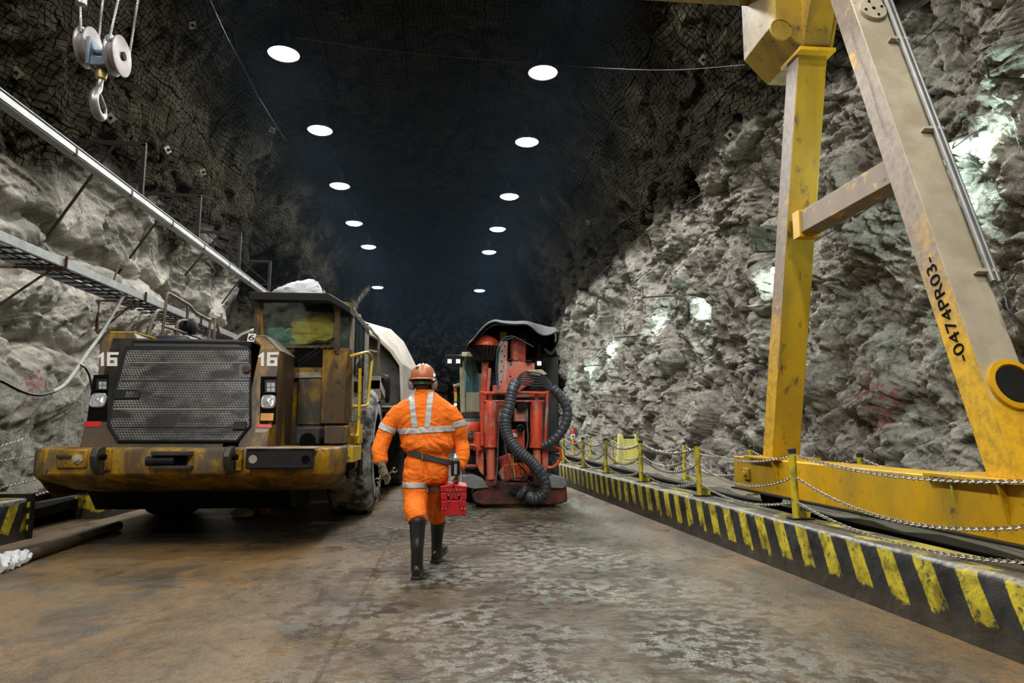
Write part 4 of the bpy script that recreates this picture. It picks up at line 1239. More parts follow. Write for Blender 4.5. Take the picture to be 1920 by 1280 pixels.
# dust caps on top of the pillars
m = MB(); m.loft([[(F(204, 626).x, fy(ztop) + .01, ztop + .004), (F(250, 626).x, fy(ztop) + .01, ztop + .004), (F(250, 626).x + .03, 8.7, ztop + .004), (F(204, 626).x, 8.7, ztop + .004)], [(F(204, 626).x, fy(ztop) + .01, ztop + .02), (F(250, 626).x, fy(ztop) + .01, ztop + .02), (F(250, 626).x + .03, 8.7, ztop + .02), (F(204, 626).x, 8.7, ztop + .02)]])
m.build('cap_plate', worn('cap_yellow', (.66, .40, .02), [((.15, .10, .04), 12, .56, .66, .7, .7, (1, 1, 1))], .6), T)
def quadslab(pts, n, th, name, mat, parent, bevel=0):
    n = Vector(n).normalized() * th
    m = MB(); m.loft([[Vector(p) for p in pts], [Vector(p) + n for p in pts]]); return m.build(name, mat, parent, bevel=bevel)
zt2 = ztop - .02
quadslab([(F(467, 626).x, fy(zt2), zt2), (-2.14, fy(zt2), zt2), (-2.14, 8.84, zt2), (F(467, 626).x, 8.84, zt2)], (0, 0, 1), .012, 'cap_plate', M_TDUST, T)
quadslab([(-2.14, fy(zt2), zt2), (xr0, fy(2.13), 2.13), (xr0, 8.84, 2.13), (-2.14, 8.84, zt2)], (1, 0, .8), .012, 'cap_plate', M_TDUST, T)
m = MB(); a = F(258, 652); b = F(470, 638)
m.box(F(248, 650).x, F(470, 650).x, 8.12, 8.6, F(300, 650).z, F(300, 638).z); m.build('bonnet_edge', M_BLK, T, bevel=.01)
# grille
def grille_mat():
    t = NT('perforated_grille'); s = t.sep(t.obj); p = .0315
    def lattice(ox, oz):
        fx = t.math('SUBTRACT', t.math('FRACT', t.math('ADD', t.math('DIVIDE', s[0], p), ox)), .5)
        fz = t.math('SUBTRACT', t.math('FRACT', t.math('ADD', t.math('DIVIDE', s[2], p * 1.732), oz)), .5)
        fz = t.math('MULTIPLY', fz, 1.732)
        return t.math('ADD', t.math('MULTIPLY', fx, fx), t.math('MULTIPLY', fz, fz))
    d = t.math('MINIMUM', lattice(0, 0), lattice(.5, .5))
    hole = t.ramp(d, .10, .125, 1, 0)
    n1 = t.noise(t.obj, 1.6, 6, .6); n2 = t.noise(t.scale(t.obj, (1, 1, 2.2)), 2.6, 5, .6, .4)
    c = t.mix(t.ramp(n1, .35, .65), (.07, .07, .066), (.24, .23, .21))
    c = t.mix(t.ramp(n2, .46, .62, 0, .95), c, (.014, .014, .014))
    c = t.mix(hole, c, (.006, .006, .006))
    return t.fin(c, .45, .3, t.bump(t.math('SUBTRACT', 1, hole), .6, .004))
M_GRILLE = grille_mat()
gp = [(238, 651), (466, 651), (472, 660), (472, 800), (447, 831), (222, 831), (203, 800), (206, 768), (233, 662)]
front_poly(gp, -.01, .035, 'grille_frame', M_BLK, T, bevel=.012)
gp2 = [(241, 657), (464, 657), (467, 662), (467, 798), (444, 825), (225, 825), (208, 797), (211, 768), (238, 662)]
gr = front_poly(gp2, .03, .042, 'grille', M_GRILLE, T)
for yy, mt in ((680, M_TDUST), (714, M_BLK), (767, M_TDUST), (801, M_BLK)):
    xa = 211 if yy > 760 else 238 - (yy - 662) * .25
    front_poly([(xa + 2, yy - .6), (466, yy - .6), (466, yy + .9), (xa + 2, yy + .9)], .04, .048, 'grille_bar', mt, gr)
front_poly([(212, 731), (262, 731), (264, 735), (262, 748), (214, 749)], .04, .06, 'grille_latch', M_BLK, gr, .006)
front_poly([(236, 734), (260, 734), (259, 745), (236, 745)], .058, .064, 'latch_recess', M_GRILLE, gr)
front_poly([(449, 683), (470, 683), (470, 708), (449, 708)], .04, .05, 'hinge_plate', plain('hinge_grey', (.07, .08, .09), .5), gr)
q = F(463, 692, .06); m = MB(); m.lathe([(.03, -.035), (.045, -.02), (.045, .03), (.02, .04)], q, (0, -1, .2), 14); m.build('hinge_knuckle', M_RUST, gr)
front_poly([(440, 791), (464, 791), (460, 806), (437, 806)], .04, .07, 'hinge_plate', M_BLK, gr)
# lamps
def lampset(pix, led, rnd, red):
    rc = front_poly(pix, .0, .006, 'lamp_recess', M_INK, T)
    cx = (led[0] + led[2]) / 2; cy = (led[1] + led[3]) / 2
    h = front_poly([(led[0] - 3, led[1] - 3), (led[2] + 3, led[1] - 3), (led[2] + 3, led[3] + 3), (led[0] - 3, led[3] + 3)], .0, .03, 'led_housing', M_BLK, T, .004)
    for i in range(2):
        for j in range(2):
            w_ = (led[2] - led[0]) / 2; hh = (led[3] - led[1]) / 2
            x0 = led[0] + i * w_ + .6; y0 = led[1] + j * hh + .6
            front_poly([(x0, y0), (x0 + w_ - 1.2, y0), (x0 + w_ - 1.2, y0 + hh - 1.2), (x0, y0 + hh - 1.2)], .03, .036, 'led_lens', M_LENS, h)
    x0, y0, x1, y1 = rnd; c = F((x0 + x1) / 2, (y0 + y1) / 2, .01); r_ = (x1 - x0) / 2 * c.y / 1280
    m = MB(); rings = []
    for rr, hh in ((1.12, -.01), (1.12, .02), (1.0, .03), (.92, .028), (.6, .036), (.25, .04), (.05, .04)):
        ring = []
        for k in range(28):
            a = 2 * PI * k / 28; ca, sa = math.cos(a), math.sin(a); e = (abs(ca) ** 4 + abs(sa) ** 4) ** -.25
            ring.append(c + Vector((1, 0, 0)) * (r_ * rr * ca * e * .98) + FD * (r_ * rr * sa * e) + FN * hh)
        rings.append(ring)
    m.loft(rings); hd = m.build('headlamp', M_LENS, T)
    m = MB(); m.lathe([(r_ * .35, .038), (r_ * .30, .046), (.005, .05)], c, FN, 16); m.build('lamp_bulb', M_GALV, hd)
    front_poly(red, .0, .006, 'reflector', M_REDR, T)
M_LENS = plain('lamp_lens', (.62, .64, .64), .12, .5, vscale=30, var=.4)
lampset([(176, 703), (204, 703), (201, 790), (163, 789)], (185, 715, 200, 730), (173, 740, 197, 762), [(159, 790), (190, 790), (188, 800), (157, 800)])
lampset([(489, 706), (519, 706), (517, 796), (487, 795)], (500, 717, 516, 735), (492, 742, 515, 765), [(482, 791), (510, 791), (509, 802), (481, 801)])
front_poly([(490, 776), (514, 776), (513, 790), (489, 790)], .0, .03, 'indicator', M_AMBER, T, .003)
front_poly([(480, 804), (506, 804), (499, 811), (478, 811)], .0, .005, 'pale_sticker', M_TDUST, T)
# painted 16 on both pillars
def six(ox, oy, nm):
    polys = [[(0, 8), (9, 1), (11, 1), (11, 27), (5, 27), (5, 9), (1, 12)],
             [(17, 1), (39, 1), (38, 6), (22.5, 6), (22.5, 11), (36, 11), (36, 27), (16, 27)]]
    a = MB()
    for pl in polys:
        a.loft([[F(ox + x, oy + y, .004) for x, y in pl], [F(ox + x, oy + y, .007) for x, y in pl]])
    o = a.build(nm, M_WHITE, T)
    b = MB(); pl = [(22.5, 16), (30, 16), (30, 21.5), (22.3, 21.5)]
    b.loft([[F(ox + x, oy + y, .0065) for x, y in pl], [F(ox + x, oy + y, .0085) for x, y in pl]]); b.build('numeral_gap', M_TYD, o)
    return o
six(184, 659, 'painted_number'); six(484, 659, 'painted_number')
pl = quadslab([F(463, 640, .012), F(476, 641, .012), F(481, 626, .012), F(466, 625, .012)], FN, .004, 'number_plate', M_WHITE, T)
put_text('6', .105, F(471.5, 633, .018), (1, 0, -.08), FD, M_INK, T, 'number_digit', 1.5)

# cab
XS = -1.24
cabY = 8.78
lo = MB()
lo.prism([(-2.45, 8.95), (-1.62, 8.95), (-1.60, 8.82), (-1.30, 8.82), (XS, 8.92), (XS, 10.7), (-2.45, 10.7)], 'z', 1.30, 2.26)
lo.build('cab_body', M_TY, T, bevel=.012)
bbox(556, 706, 607, 796, 8.88, 8.97, 'access_panel', worn('panel_stained', (.05, .045, .03), [((.20, .12, .01), 2.2, .5, .62, .9, .45, (1, 1, 1))], .45), None, .01)
quadslab([P(553, 708, Y=8.86), P(608, 707, Y=8.86), P(620, 697, Y=9.0), P(556, 697, Y=9.0)], (0, 0, 1), .02, 'panel_ledge', M_TDUST, T)
quadslab([P(548, 697, Y=8.98), P(618, 697, Y=8.98), P(632, 640, Y=8.80), P(552, 646, Y=8.80)], (0, 1, 0), .04, 'scuttle_panel', M_BLK, T)
bbox(607, 798, 643, 832, 8.2, 8.8, 'sill_box', M_TYD, None, .01)
bbox(553, 800, 600, 833, 8.25, 8.9, 'valve_box', M_TDARK, None, .02)
q = P(577, 826, Y=8.24); m = MB(); m.lathe([(.07, 0), (.09, .0), (.09, .02), (.05, .02)], q, (0, -1, 0), 18); m.build('port_ring', M_INK, T)
# pillars and window frames
def cabbar(a, b, wx, wy, nm, mt): 
    m = MB(); m.bar(a, b, wx, wy, (0, 1, 0)); return m.build(nm, mt, T, bevel=.008)
cabbar((-2.42, 8.82, 2.24), (-2.40, 8.76, 2.88), .07, .10, 'cab_pillar', M_TYD)
zc1 = 2.86
m = MB(); m.loft([[(-1.455, 8.79, 2.22), (-1.415, 8.79, 2.22), (-1.415, 8.88, 2.22), (-1.455, 8.88, 2.22)], [(-1.45, 8.74, zc1), (-1.41, 8.74, zc1), (-1.41, 8.84, zc1), (-1.45, 8.84, zc1)]]); m.build('cab_pillar', M_TYD, T)
# corner panel with the tall oval quarter window
cp = [(-1.42, 8.79), (XS, 8.93)]
def CPt(u, z, off=0): 
    x = cp[0][0] + (cp[1][0] - cp[0][0]) * u; y = cp[0][1] + (cp[1][1] - cp[0][1]) * u
    return Vector((x + off * .6, y - off * .8 - (z - 2.24) * .05, z))
def ovalring(cu, cz, ru, rz, n=24, off=0, p=.35):
    out = []
    for k in range(n):
        a = 2 * PI * k / n; ca, sa = math.cos(a), math.sin(a)
        out.append(CPt(cu + ru * math.copysign(abs(ca) ** .6, ca), cz + rz * math.copysign(abs(sa) ** .5, sa), off))
    return out
outer = []
for k in range(24):
    a = 2 * PI * k / 24; ca, sa = math.cos(a), math.sin(a); e = 1 / max(abs(ca), abs(sa))
    outer.append(CPt(.5 + .5 * ca * e, 2.52 + .34 * sa * e))
m = MB(); ir = ovalring(.5, 2.50, .36, .27)
m.loft([outer, ir, [p_ + Vector((-.03, .03, 0)) for p_ in ir], [p_ + Vector((-.03, .03, 0)) for p_ in outer]], closed=True); m.build('corner_panel', M_TYD, T)
m = MB(); m.loft([[p_ + Vector((-.012, .012, 0)) for p_ in ovalring(.5, 2.50, .36, .27)], [p_ + Vector((-.018, .018, 0)) for p_ in ovalring(.5, 2.50, .36, .27)]]); m.build('quarter_window', M_GLASSQ, T)
# side wall with the sliding window opening
wy0, wy1, wz0, wz1 = 9.12, 9.98, 1.98, 2.68
m = MB()
m.box(XS - .04, XS, 8.90, wy0, 2.20, 2.80); m.box(XS - .04, XS, wy1, 10.7, 2.20, 2.80); m.box(XS - .04, XS, wy0, wy1, wz1, 2.80); m.box(XS - .04, XS + .003, 8.93, 10.7, 1.32, 2.24)
sidew = m.build('cab_side', M_TSIDE, T, bevel=.006)
m = MB(); fr = .035
m.box(XS - .005, XS + .02, wy0 - fr, wy1 + fr, wz0 - fr, wz0); m.box(XS - .005, XS + .02, wy0 - fr, wy1 + fr, wz1, wz1 + fr); m.box(XS - .005, XS + .02, wy0 - fr, wy0, wz0, wz1); m.box(XS - .005, XS + .02, wy1, wy1 + fr, wz0, wz1); m.box(XS - .005, XS + .015, (wy0 + wy1) / 2 - .015, (wy0 + wy1) / 2 + .015, wz0, wz1)
m.build('window_frame', M_BLK, T, bevel=.004)
m = MB(); m.box(XS + .004, XS + .008, wy0, wy1, wz0, wz1); m.build('side_window', windscreen('side_glass', (.30, .42, .38), .03, .25), T)
m = MB(); m.box(-2.45, -2.41, 8.85, 10.7, 2.24, 2.88); m.box(-2.43, -1.25, 10.66, 10.7, 2.24, 2.86); m.build('cab_rear_wall', M_TDARK, T)
# windscreen
def WS(px, py, off=0): return ray_plane(px, py, Vector((0, 8.80 - off, 2.26)), Vector((0, -1, -.09)).normalized())
wp = [(497, 566), (622, 566), (628, 572), (631, 590), (626, 640), (617, 649), (500, 649), (492, 642), (491, 573)]
m = MB(); m.loft([[WS(a, b, .0) for a, b in wp], [WS(a, b, .008) for a, b in wp]]); ws = m.build('windscreen', M_GLASS, T)
m = MB(); outer_ = [(483, 560), (560, 559), (636, 562), (638, 600), (636, 652), (560, 652), (484, 652), (483, 600)]
inner_ = [(495, 568), (560, 566), (624, 568), (629, 600), (620, 646), (560, 648), (496, 646), (492, 600)]
m.loft([[WS(a, b, .01) for a, b in outer_], [WS(a, b, .01) for a, b in inner_], [WS(a, b, -.02) for a, b in inner_], [WS(a, b, -.02) for a, b in outer_]], closed=True); m.build('windscreen_seal', M_TYD, T)
# roof with chamfered eaves
zr = P(560, 549, Y=8.58).z
rp = [(-2.47, zr - .10), (-2.47, zr), (-1.52, zr), (-1.235, zr - .17), (-1.235, zr - .25), (-1.50, zr - .10)]
m = MB(); m.prism(rp, 'y', 8.56, 10.72); m.build('cab_roof', M_BLK, T, bevel=.008)
quadslab([(-2.44, 8.6, zr), (-1.53, 8.6, zr), (-1.53, 10.7, zr), (-2.44, 10.7, zr)], (0, 0, 1), .008, 'roof_dust', M_TDUST, T)
quadslab([(-1.51, 8.60, zr), (-1.235, 8.60, zr - .165), (-1.235, 10.7, zr - .165), (-1.51, 10.7, zr)], (.5, 0, 1), .008, 'roof_dust', M_TDUST, T)
for yy in (9.0, 9.6, 10.2):
    m = MB(); m.box(-1.30, -1.24, yy, yy + .07, zr - .15, zr - .09); m.build('roof_clip', M_TDUST, T)
m = MB()
m.tube([P(592, 549, Y=9.0), P(596, 545, Y=9.0), P(600, 549, Y=9.0)], .012, 6, 4); m.tube([P(606, 545, Y=9.0), P(609, 549, Y=9.0)], .015, 6); m.build('lifting_eye', M_TDUST, T)
# wiper
m = MB(); a = P(558, 680, Y=8.72); b = P(628, 636, Y=8.70)
m.tube([P(558, 678, Y=8.66), P(605, 646, Y=8.68), P(626, 634, Y=8.70)], .008, 6); m.tube([P(560, 686, Y=8.66), P(600, 658, Y=8.68), P(626, 638, Y=8.70)], .006, 6); m.tube([P(612, 640, Y=8.7), P(628, 634, Y=8.7)], .014, 6)
m.build('wiper', M_BLK, T)
# letters on the door and small plates
tp = P(662, 770, X=XS + .008)
put_text('CMC', .16, (XS + .008, tp.y, tp.z), (0, 0, 1), (0, -1, 0), M_WHITE, T, 'door_lettering', .9)
m = MB(); m.box(XS, XS + .03, 9.15, 9.5, 1.72, 1.86); m.build('door_handle', M_INK, T, bevel=.008)
m = MB(); m.box(XS, XS + .012, 8.95, 10.4, 1.30, 1.335); m.box(XS, XS + .012, 9.95, 9.985, 1.33, 1.95); m.build('door_seam', M_INK, T)
# lower flank under the cab
m = MB(); m.box(-2.2, -1.17, 8.9, 9.42, 1.03, 1.32); m.build('cab_step_box', M_TYD, T, bevel=.01)
m = MB(); m.box(-1.20, -1.13, 9.0, 9.3, 1.05, 1.30); m.box(-1.135, -1.12, 9.03, 9.12, 1.08, 1.27); m.build('latch_bracket', M_GRAB, T, bevel=.006)
# grab rail
gx = -1.11
m = MB(); m.tube([(XS, P(676, 668, X=gx).y, P(676, 668, X=gx).z), P(679, 662, X=gx), P(690, 661, X=gx), P(697, 672, X=gx), P(694, 705, X=gx), P(690, 748, X=gx), P(686, 760, X=gx), (XS, P(679, 762, X=gx).y, P(679, 762, X=gx).z)], .022, 10, 5); m.build('grab_rail', M_GRAB, T)
m = MB(); m.tube([P(675, 690, X=gx), P(674, 740, X=gx), P(671, 812, X=gx), (-1.15, P(667, 814, X=gx).y, P(667, 814, X=gx).z)], .020, 10, 4); m.build('grab_rail', M_GRAB, T)
# hood rails
hx_ = -3.73
def HP(px, py): return P(px, py, X=hx_)
rl = plain('rail_worn', (.14, .11, .08), .5, .2, vscale=12, var=.5)
for pts_ in ([HP(303, 637), HP(309, 590), HP(313, 553), HP(319, 551), HP(340, 563), HP(356, 573), HP(366, 585), HP(390, 598), HP(394, 602), HP(391, 637)], [HP(352, 573), HP(350, 625)], [HP(277, 637), HP(284, 605), HP(294, 584), HP(303, 582)], [HP(306, 611), HP(350, 625), HP(392, 640)], [HP(404, 598), HP(401, 637)], [HP(404, 598), HP(411, 625)], [HP(330, 637), HP(332, 606), HP(345, 600), HP(356, 606), HP(356, 637)]):
    m = MB(); m.tube(pts_, .021, 8, 3); m.build('hood_handrail', rl, T)
m = MB(); m.box(-3.75, -3.3, 9.0, 9.6, 2.27, 2.43); m.build('intake_box', plain('blue_black_plastic', (.04, .042, .06), .35), T, bevel=.05)
m = MB(); q = HP(354, 612); m.lathe([(.10, -.1), (.12, -.08), (.12, .08), (.06, .11)], q, 'x', 18); m.build('filter_bowl', M_BLK, T)
# chassis, fenders
m = MB(); m.box(-3.3, -2.0, 8.6, 16.8, .62, 1.15); m.box(-3.9, -1.7, 10.1, 11.0, .75, 1.05); m.build('chassis', M_BLK, T)
m = MB(); m.prism([(8.35, .56), (8.6, .30), (9.6, .26), (9.6, .62), (8.4, .70)], 'x', -4.1, -1.85); m.build('belly_shade_block', M_BLK, T)  # added black block standing in for the shade under the bumper
m = MB(); m.box(-4.2, -3.4, 9.2, 9.5, 1.0, 2.2); m.box(-3.9, -1.3, 9.4, 11.6, 1.78, 1.92); m.build('fender', M_TDARK, T)
m = MB(); m.add([(-1.55, 10.72, 1.85), (-1.05, 10.72, 1.85), (-1.05, 11.6, 1.72), (-1.55, 11.6, 1.72), (-1.55, 10.72, 1.98), (-1.05, 10.72, 1.98), (-1.05, 11.5, 1.86), (-1.55, 11.5, 1.86)], [(0, 3, 2, 1), (4, 5, 6, 7), (0, 1, 5, 4), (1, 2, 6, 5), (2, 3, 7, 6), (3, 0, 4, 7)]); m.build('fender_plate', M_BED, T)
m = MB(); m.box(-1.22, -1.06, 10.72, 10.9, 1.7, 2.05); m.build('fender_bracket', M_TDUST, T)
for pts_ in ([P(692, 612, Y=11.2), P(702, 625, Y=11.2), P(710, 636, Y=11.2), P(709, 665, Y=11.2), P(707, 703, Y=11.2)], [P(690, 657, Y=11.2), P(710, 661, Y=11.2)], [P(709, 670, Y=11.3), P(712, 704, Y=11.3)]):
    m = MB(); m.tube(pts_, .022, 8, 3); m.build('rear_handrail', rl, T)
m = MB(); m.tube([P(712, 706, Y=11.6), P(722, 712, Y=11.6), P(724, 735, Y=11.6), P(727, 755, Y=11.6)], [.05, .09, .07, .03], 8, 4); m.build('mudflap_roll', M_BLK, T)
# dump bed
bc = -2.42
half = [(-1.60, 2.98), (-1.28, 2.90), (-1.00, 2.62), (-.83, 2.33), (-.80, 1.30)]
ringA = [P(690, 621, Y=12.0), P(706, 628, Y=12.0), P(736, 656, Y=12.0), P(754, 682, Y=12.0), P(757, 760, Y=12.0)]
ringB = [P(688, 604, Y=13.4), P(733, 617, Y=13.4), P(757, 640, Y=13.4), P(783, 699, Y=13.4), P(785, 770, Y=13.4)]
def full(r, y=None, ins=0):
    out = []
    for p_ in r: out.append((p_.x - ins, y if y is not None else p_.y, p_.z - ins))
    mir = [(2 * bc - a, b, c) for a, b, c in out]
    return mir[::-1] + out
A = full(ringA); B_ = full(ringB); Cc = full(ringB, 17.6)
D = [(a, 18.6, min(c, 2.2)) for a, b, c in Cc]
m = MB()
inA = [(bc + (a - bc) * .97, b, c - .03) for a, b, c in A]
inB = [(bc + (a - bc) * .94, 13.0, c - .05) for a, b, c in A]
m.loft([inB, inA, A, B_, Cc, D]); m.build('dump_bed', M_BED, T, smooth=20)
inP = [(bc + (a - bc) * .95, 12.35, c - .05) for a, b, c in A]
m = MB(); m.loft([inP, [(a, 12.45, c) for a, b, c in inP]]); m.build('bed_headboard', plain('headboard_shaded', (.075, .07, .062), .8, bump=.4), T)  # darker than the bed: shade behind the cab put into the colour
m = MB(); m.tube([P(758, 676, Y=12.9), P(768, 690, Y=13.3), P(775, 700, Y=13.5)], .012, 6); m.build('bed_cable', M_BLK, T)
# wheels
def truck_wheel(xo, yc, r_, wdt, mat, side, label=''):
    """xo: outer face X; side +1 faces right"""
    nseg = 120; s_ = side
    prof = [(.50, .10), (.56, .02), (.66, .0), (.80, .015), (.90, .05), (.96, .10), (1.0, .16), (1.0, .30), (1.0, .5), (1.0, .70), (1.0, .84), (.96, .90), (.90, .95), (.80, .985), (.56, 1.0)]
    rings = []
    for pr, pw in prof:
        ring = []
        for k in range(nseg):
            a = 2 * PI * k / nseg; rr = pr * r_
            if pr >= .96:
                ph = (k / nseg * 26 + (.9 * abs(pw - .5))) % 1
                if pw < .5: ph = (ph + .5) % 1
                if ph < .34: rr -= .042 if pr == 1.0 else .03
            x = xo - s_ * pw * wdt
            ring.append((x, yc + rr * math.cos(a), r_ + rr * math.sin(a) + 0.0))
        rings.append(ring)
    m = MB(); m.loft(rings, closed=False); w_ = m.build('tyre', mat, T, smooth=40)
    m = MB(); m.lathe([(.50 * r_, -.10 * wdt), (.50 * r_, -.02), (.47 * r_, -.03), (.45 * r_, -.12), (.28 * r_, -.16), (.26 * r_, -.10), (.12 * r_, -.08), (.10 * r_, -.03), (.02, -.03)], (xo, yc, r_), 'x' if s_ > 0 else (-1, 0, 0), 36)
    rm = m.build('rim', M_TDUST, T)
    for k in range(10):
        a = 2 * PI * k / 10
        m = MB(); m.lathe([(.018, -.16 + .02), (.018, -.10)], (xo, yc + .36 * r_ * math.cos(a), r_ + .36 * r_ * math.sin(a)), 'x' if s_ > 0 else (-1, 0, 0), 6); m.build('wheel_nut', M_TDARK, rm)
    for rr in (.70, .82):
        m = MB(); m.lathe([((rr - .008) * r_, .0), (rr * r_, .008), ((rr + .008) * r_, .0)], (xo - s_ * .008, yc, r_), 'x' if s_ > 0 else (-1, 0, 0), 60); m.build('sidewall_rib', mat, w_)
truck_wheel(-1.05, 10.62, .915, .68, M_TYRE, 1)
truck_wheel(-4.30, 10.62, .915, .68, M_TYRE_D, -1)
truck_wheel(-.92, 15.6, .915, .70, M_TYRE_D, 1)
truck_wheel(-4.20, 15.6, .915, .70, M_TYRE_D, -1)
# cab interior
m = MB(); m.box(-2.1, -1.6, 9.75, 9.88, 2.25, 2.75); m.box(-2.1, -1.6, 9.35, 9.8, 2.2, 2.3); m.build('seat', plain('teal_seat', (.02, .10, .08), .5), T, bevel=.04)
m = MB(); m.tube([(-1.95 + .17 * math.cos(a), 9.18 + .05 * math.sin(a), 2.40 + .13 * math.sin(a)) for a in np.linspace(0, 2 * PI, 20)[:-1]], .014, 6, closed=True); m.build('steering_wheel', M_BLK, T)
# crumpled bags
def crumple(c, r, amp, seed, n=40, m_=26, flat=None, squash=None):
    rings = []
    dirs = []
    for i in range(1, m_):
        a = PI * i / m_
        ring = []
        for k in range(n):
            b = 2 * PI * k / n
            ring.append((math.sin(a) * math.cos(b), math.sin(a) * math.sin(b), -math.cos(a)))
        dirs.append(ring)
    arr = np.array(dirs).reshape(-1, 3)
    f = facets(arr * 2.6 + seed) * amp + fbm(arr * 3 + seed, 3, .6, True) * amp * .5
    arr = arr * (1 + f)[:, None] * np.array(r)
    if squash: arr = squash(arr)
    arr = arr + np.array(c)
    if flat is not None: arr[:, 2] = np.maximum(arr[:, 2], flat)
    g = arr.reshape(m_ - 1, n, 3)
    mb = MB(); mb.loft([[tuple(q_) for q_ in row] for row in g]); return mb
q = P(598, 618, Y=8.98)
def film(name, col, alpha, rough=.2):
    t = NT(name); t.fin(col, rough, 0, t.bump(t.noise(t.obj, 14, 5, .65, .8), .8, .03)); t.bsdf.inputs['Transmission Weight'].default_value = 0
    t.bsdf.inputs['Alpha'].default_value = alpha
    return t.m
bag = crumple((q.x - .06, 9.05, 2.47), (.30, .13, .24), .35, 4.0, flat=2.27)
setp(bag.build('plastic_bag', film('yellow_plastic', (1.0, .68, .12), 1.0)), 'crumpled yellow plastic bag behind the truck windscreen', 'bag')
bag = crumple((q.x - .52, 9.05, 2.38), (.26, .13, .13), .4, 14.0, flat=2.27)
setp(bag.build('plastic_bag', film('teal_plastic', (.10, .45, .36), .85)), 'dark teal plastic sheet bunched behind the windscreen, left of the yellow bag', 'bag')
q = P(558, 537, Y=9.0)
def sq(a):
    a = a.copy(); t = np.clip((a[:, 0] + .3) / .6, 0, 1); a[:, 2] *= .25 + .75 * t; return a
bag = crumple((q.x, 9.05, zr + .10), (.30, .22, .22), .10, 24.0, flat=zr + .012, squash=sq)
setp(bag.build('plastic_bag', film('clear_plastic', (.80, .84, .90), .92, .12)), 'white translucent plastic bag lying on the truck cab roof', 'bag')
# rags and litter glimpsed under the truck
for (px_, py_, col, nm, w_, lb) in ((455, 962, (.6, .6, .6), 'rag', .12, 'pale crumpled rag under the truck, leftmost'), (475, 958, (.45, .22, .02), 'rag', .08, 'orange cloth scrap under the truck'), (490, 958, (.45, .06, .03), 'rag', .08, 'red cloth scrap under the truck'), (540, 945, (.35, .35, .33), 'rag', .22, 'grey crumpled plastic under the truck, nearest the wheel')):
    q = P(px_, py_, Z=.05)
    b_ = crumple((q.x, q.y, .05), (w_, .1, .07), .35, px_ * .1, 20, 12, flat=.004)
    setp(b_.build(nm, plain('rag_%d' % px_, col, .7)), lb, 'rag')
# ------------------------------------------------------------------ red drilling rig
M_RR = worn('rig_red', (.60, .065, .020), [((.16, .03, .02), 3, .46, .60, .8, .5, (1, 1, .5)), ((.32, .27, .24), 6, .52, .64, .65, .7, (1, 1, .35)), ((.03, .02, .02), 12, .60, .70, .8, .6, (1, 1, 1))], .4, bump=.2)
M_RF = worn('rig_faded_pink', (.56, .14, .085), [((.34, .30, .27), 3, .48, .60, .8, .7, (1, 1, .6)), ((.55, .08, .04), 8, .58, .66, .7, .5, (1, 1, 1)), ((.04, .03, .03), 16, .62, .70, .8, .7, (1, 1, 1))], .5, bump=.2)
M_RD = worn('rig_dark_red', (.14, .022, .012), [((.012, .010, .009), 3, .42, .56, .9, .6, (1, 1, 1)), ((.5, .10, .04), 9, .62, .70, .7, .5, (1, 1, 1))], .5, bump=.3)
M_CREAM = worn('rig_cream', (.46, .43, .30), [((.20, .16, .08), 4, .50, .64, .7, .6, (1, 1, .3)), ((.05, .05, .04), 12, .60, .7, .7, .7, (1, 1, 1))], .5)
M_LEDW = emit('work_led', (.95, 1, 1), 2.5)
M_HOSE = plain('spiral_hose', (.050, .056, .068), .30, .1, bump=.1, vscale=20, var=.4)
M_MAT = worn('rubber_mat', (.008, .008, .008), [((.06, .06, .06), 1.3, .55, .70, .7, .8, (1, 1, 1))], .8)
M_MATG = plain('dusty_rubber', (.16, .17, .17), .7, bump=.2)
R_ = thing('drilling_rig', 'tall narrow red tracked drilling rig with grey spiral hoses under a black canopy', 'drilling rig', (1.1, 12, 0))
Y0 = 11.0
def rp_(px, py, y=Y0): return P(px, py, Y=y)
def rbox(x0, y0, x1, y1, ya, yb, name, mat, parent=None, bev=.008):
    a = P(x0, y1, Y=ya); b = P(x1, y0, Y=ya)
    m = MB(); m.box(a.x, b.x, ya, yb, a.z, b.z); return m.build(name, mat, parent or R_, bevel=bev)
def rtube(pix, r_, name, mat, y=Y0, n=10, sub=4, parent=None):
    m = MB(); m.tube([P(p[0], p[1], Y=(p[2] if len(p) > 2 else y)) for p in pix], r_, n, sub); return m.build(name, mat, parent or R_)
# base: stabiliser blade and track frame
m = MB()
prof = [(885, 925), (905, 912), (940, 905), (1000, 905), (1040, 908), (1063, 912), (1064, 940), (1045, 946), (905, 947), (888, 940)]
pts = [rp_(a, b, 10.95) for a, b in prof]
m.loft([[(p.x, p.y, max(.01, p.z)) for p in pts], [(p.x, 11.5, max(.01, p.z)) for p in pts]]); m.build('stabiliser_blade', M_RD, R_, bevel=.02)
rbox(888, 903, 1062, 912, 11.0, 11.9, 'base_plate', M_RD)
m = MB(); m.box(.42, 1.75, 11.5, 14.6, .35, .75); m.build('undercarriage', M_TDARK, R_, bevel=.02)
for x0 in (.30, 1.55):
    m = MB(); ring = []
    for k in range(40):
        a = 2 * PI * k / 40; ca, sa = math.cos(a), math.sin(a)
        ring.append((13.1 + 1.15 * (1 if ca > 0 else -1) * (abs(ca) > .02) + .38 * ca, .40 + .38 * sa))
    m.prism(ring, 'x', x0, x0 + .32); m.build('track', M_RUB, R_, bevel=.02)
# body block behind the boom
m = MB(); m.box(.62, 1.62, 12.2, 14.8, .7, 2.0); m.build('engine_body', M_TDARK, R_, bevel=.03)
m = MB(); m.box(.80, 1.45, 11.6, 12.3, .5, 2.1); m.build('boom_carriage', M_BLK, R_, bevel=.03)  # coloured black so the gaps behind the cylinders look shaded
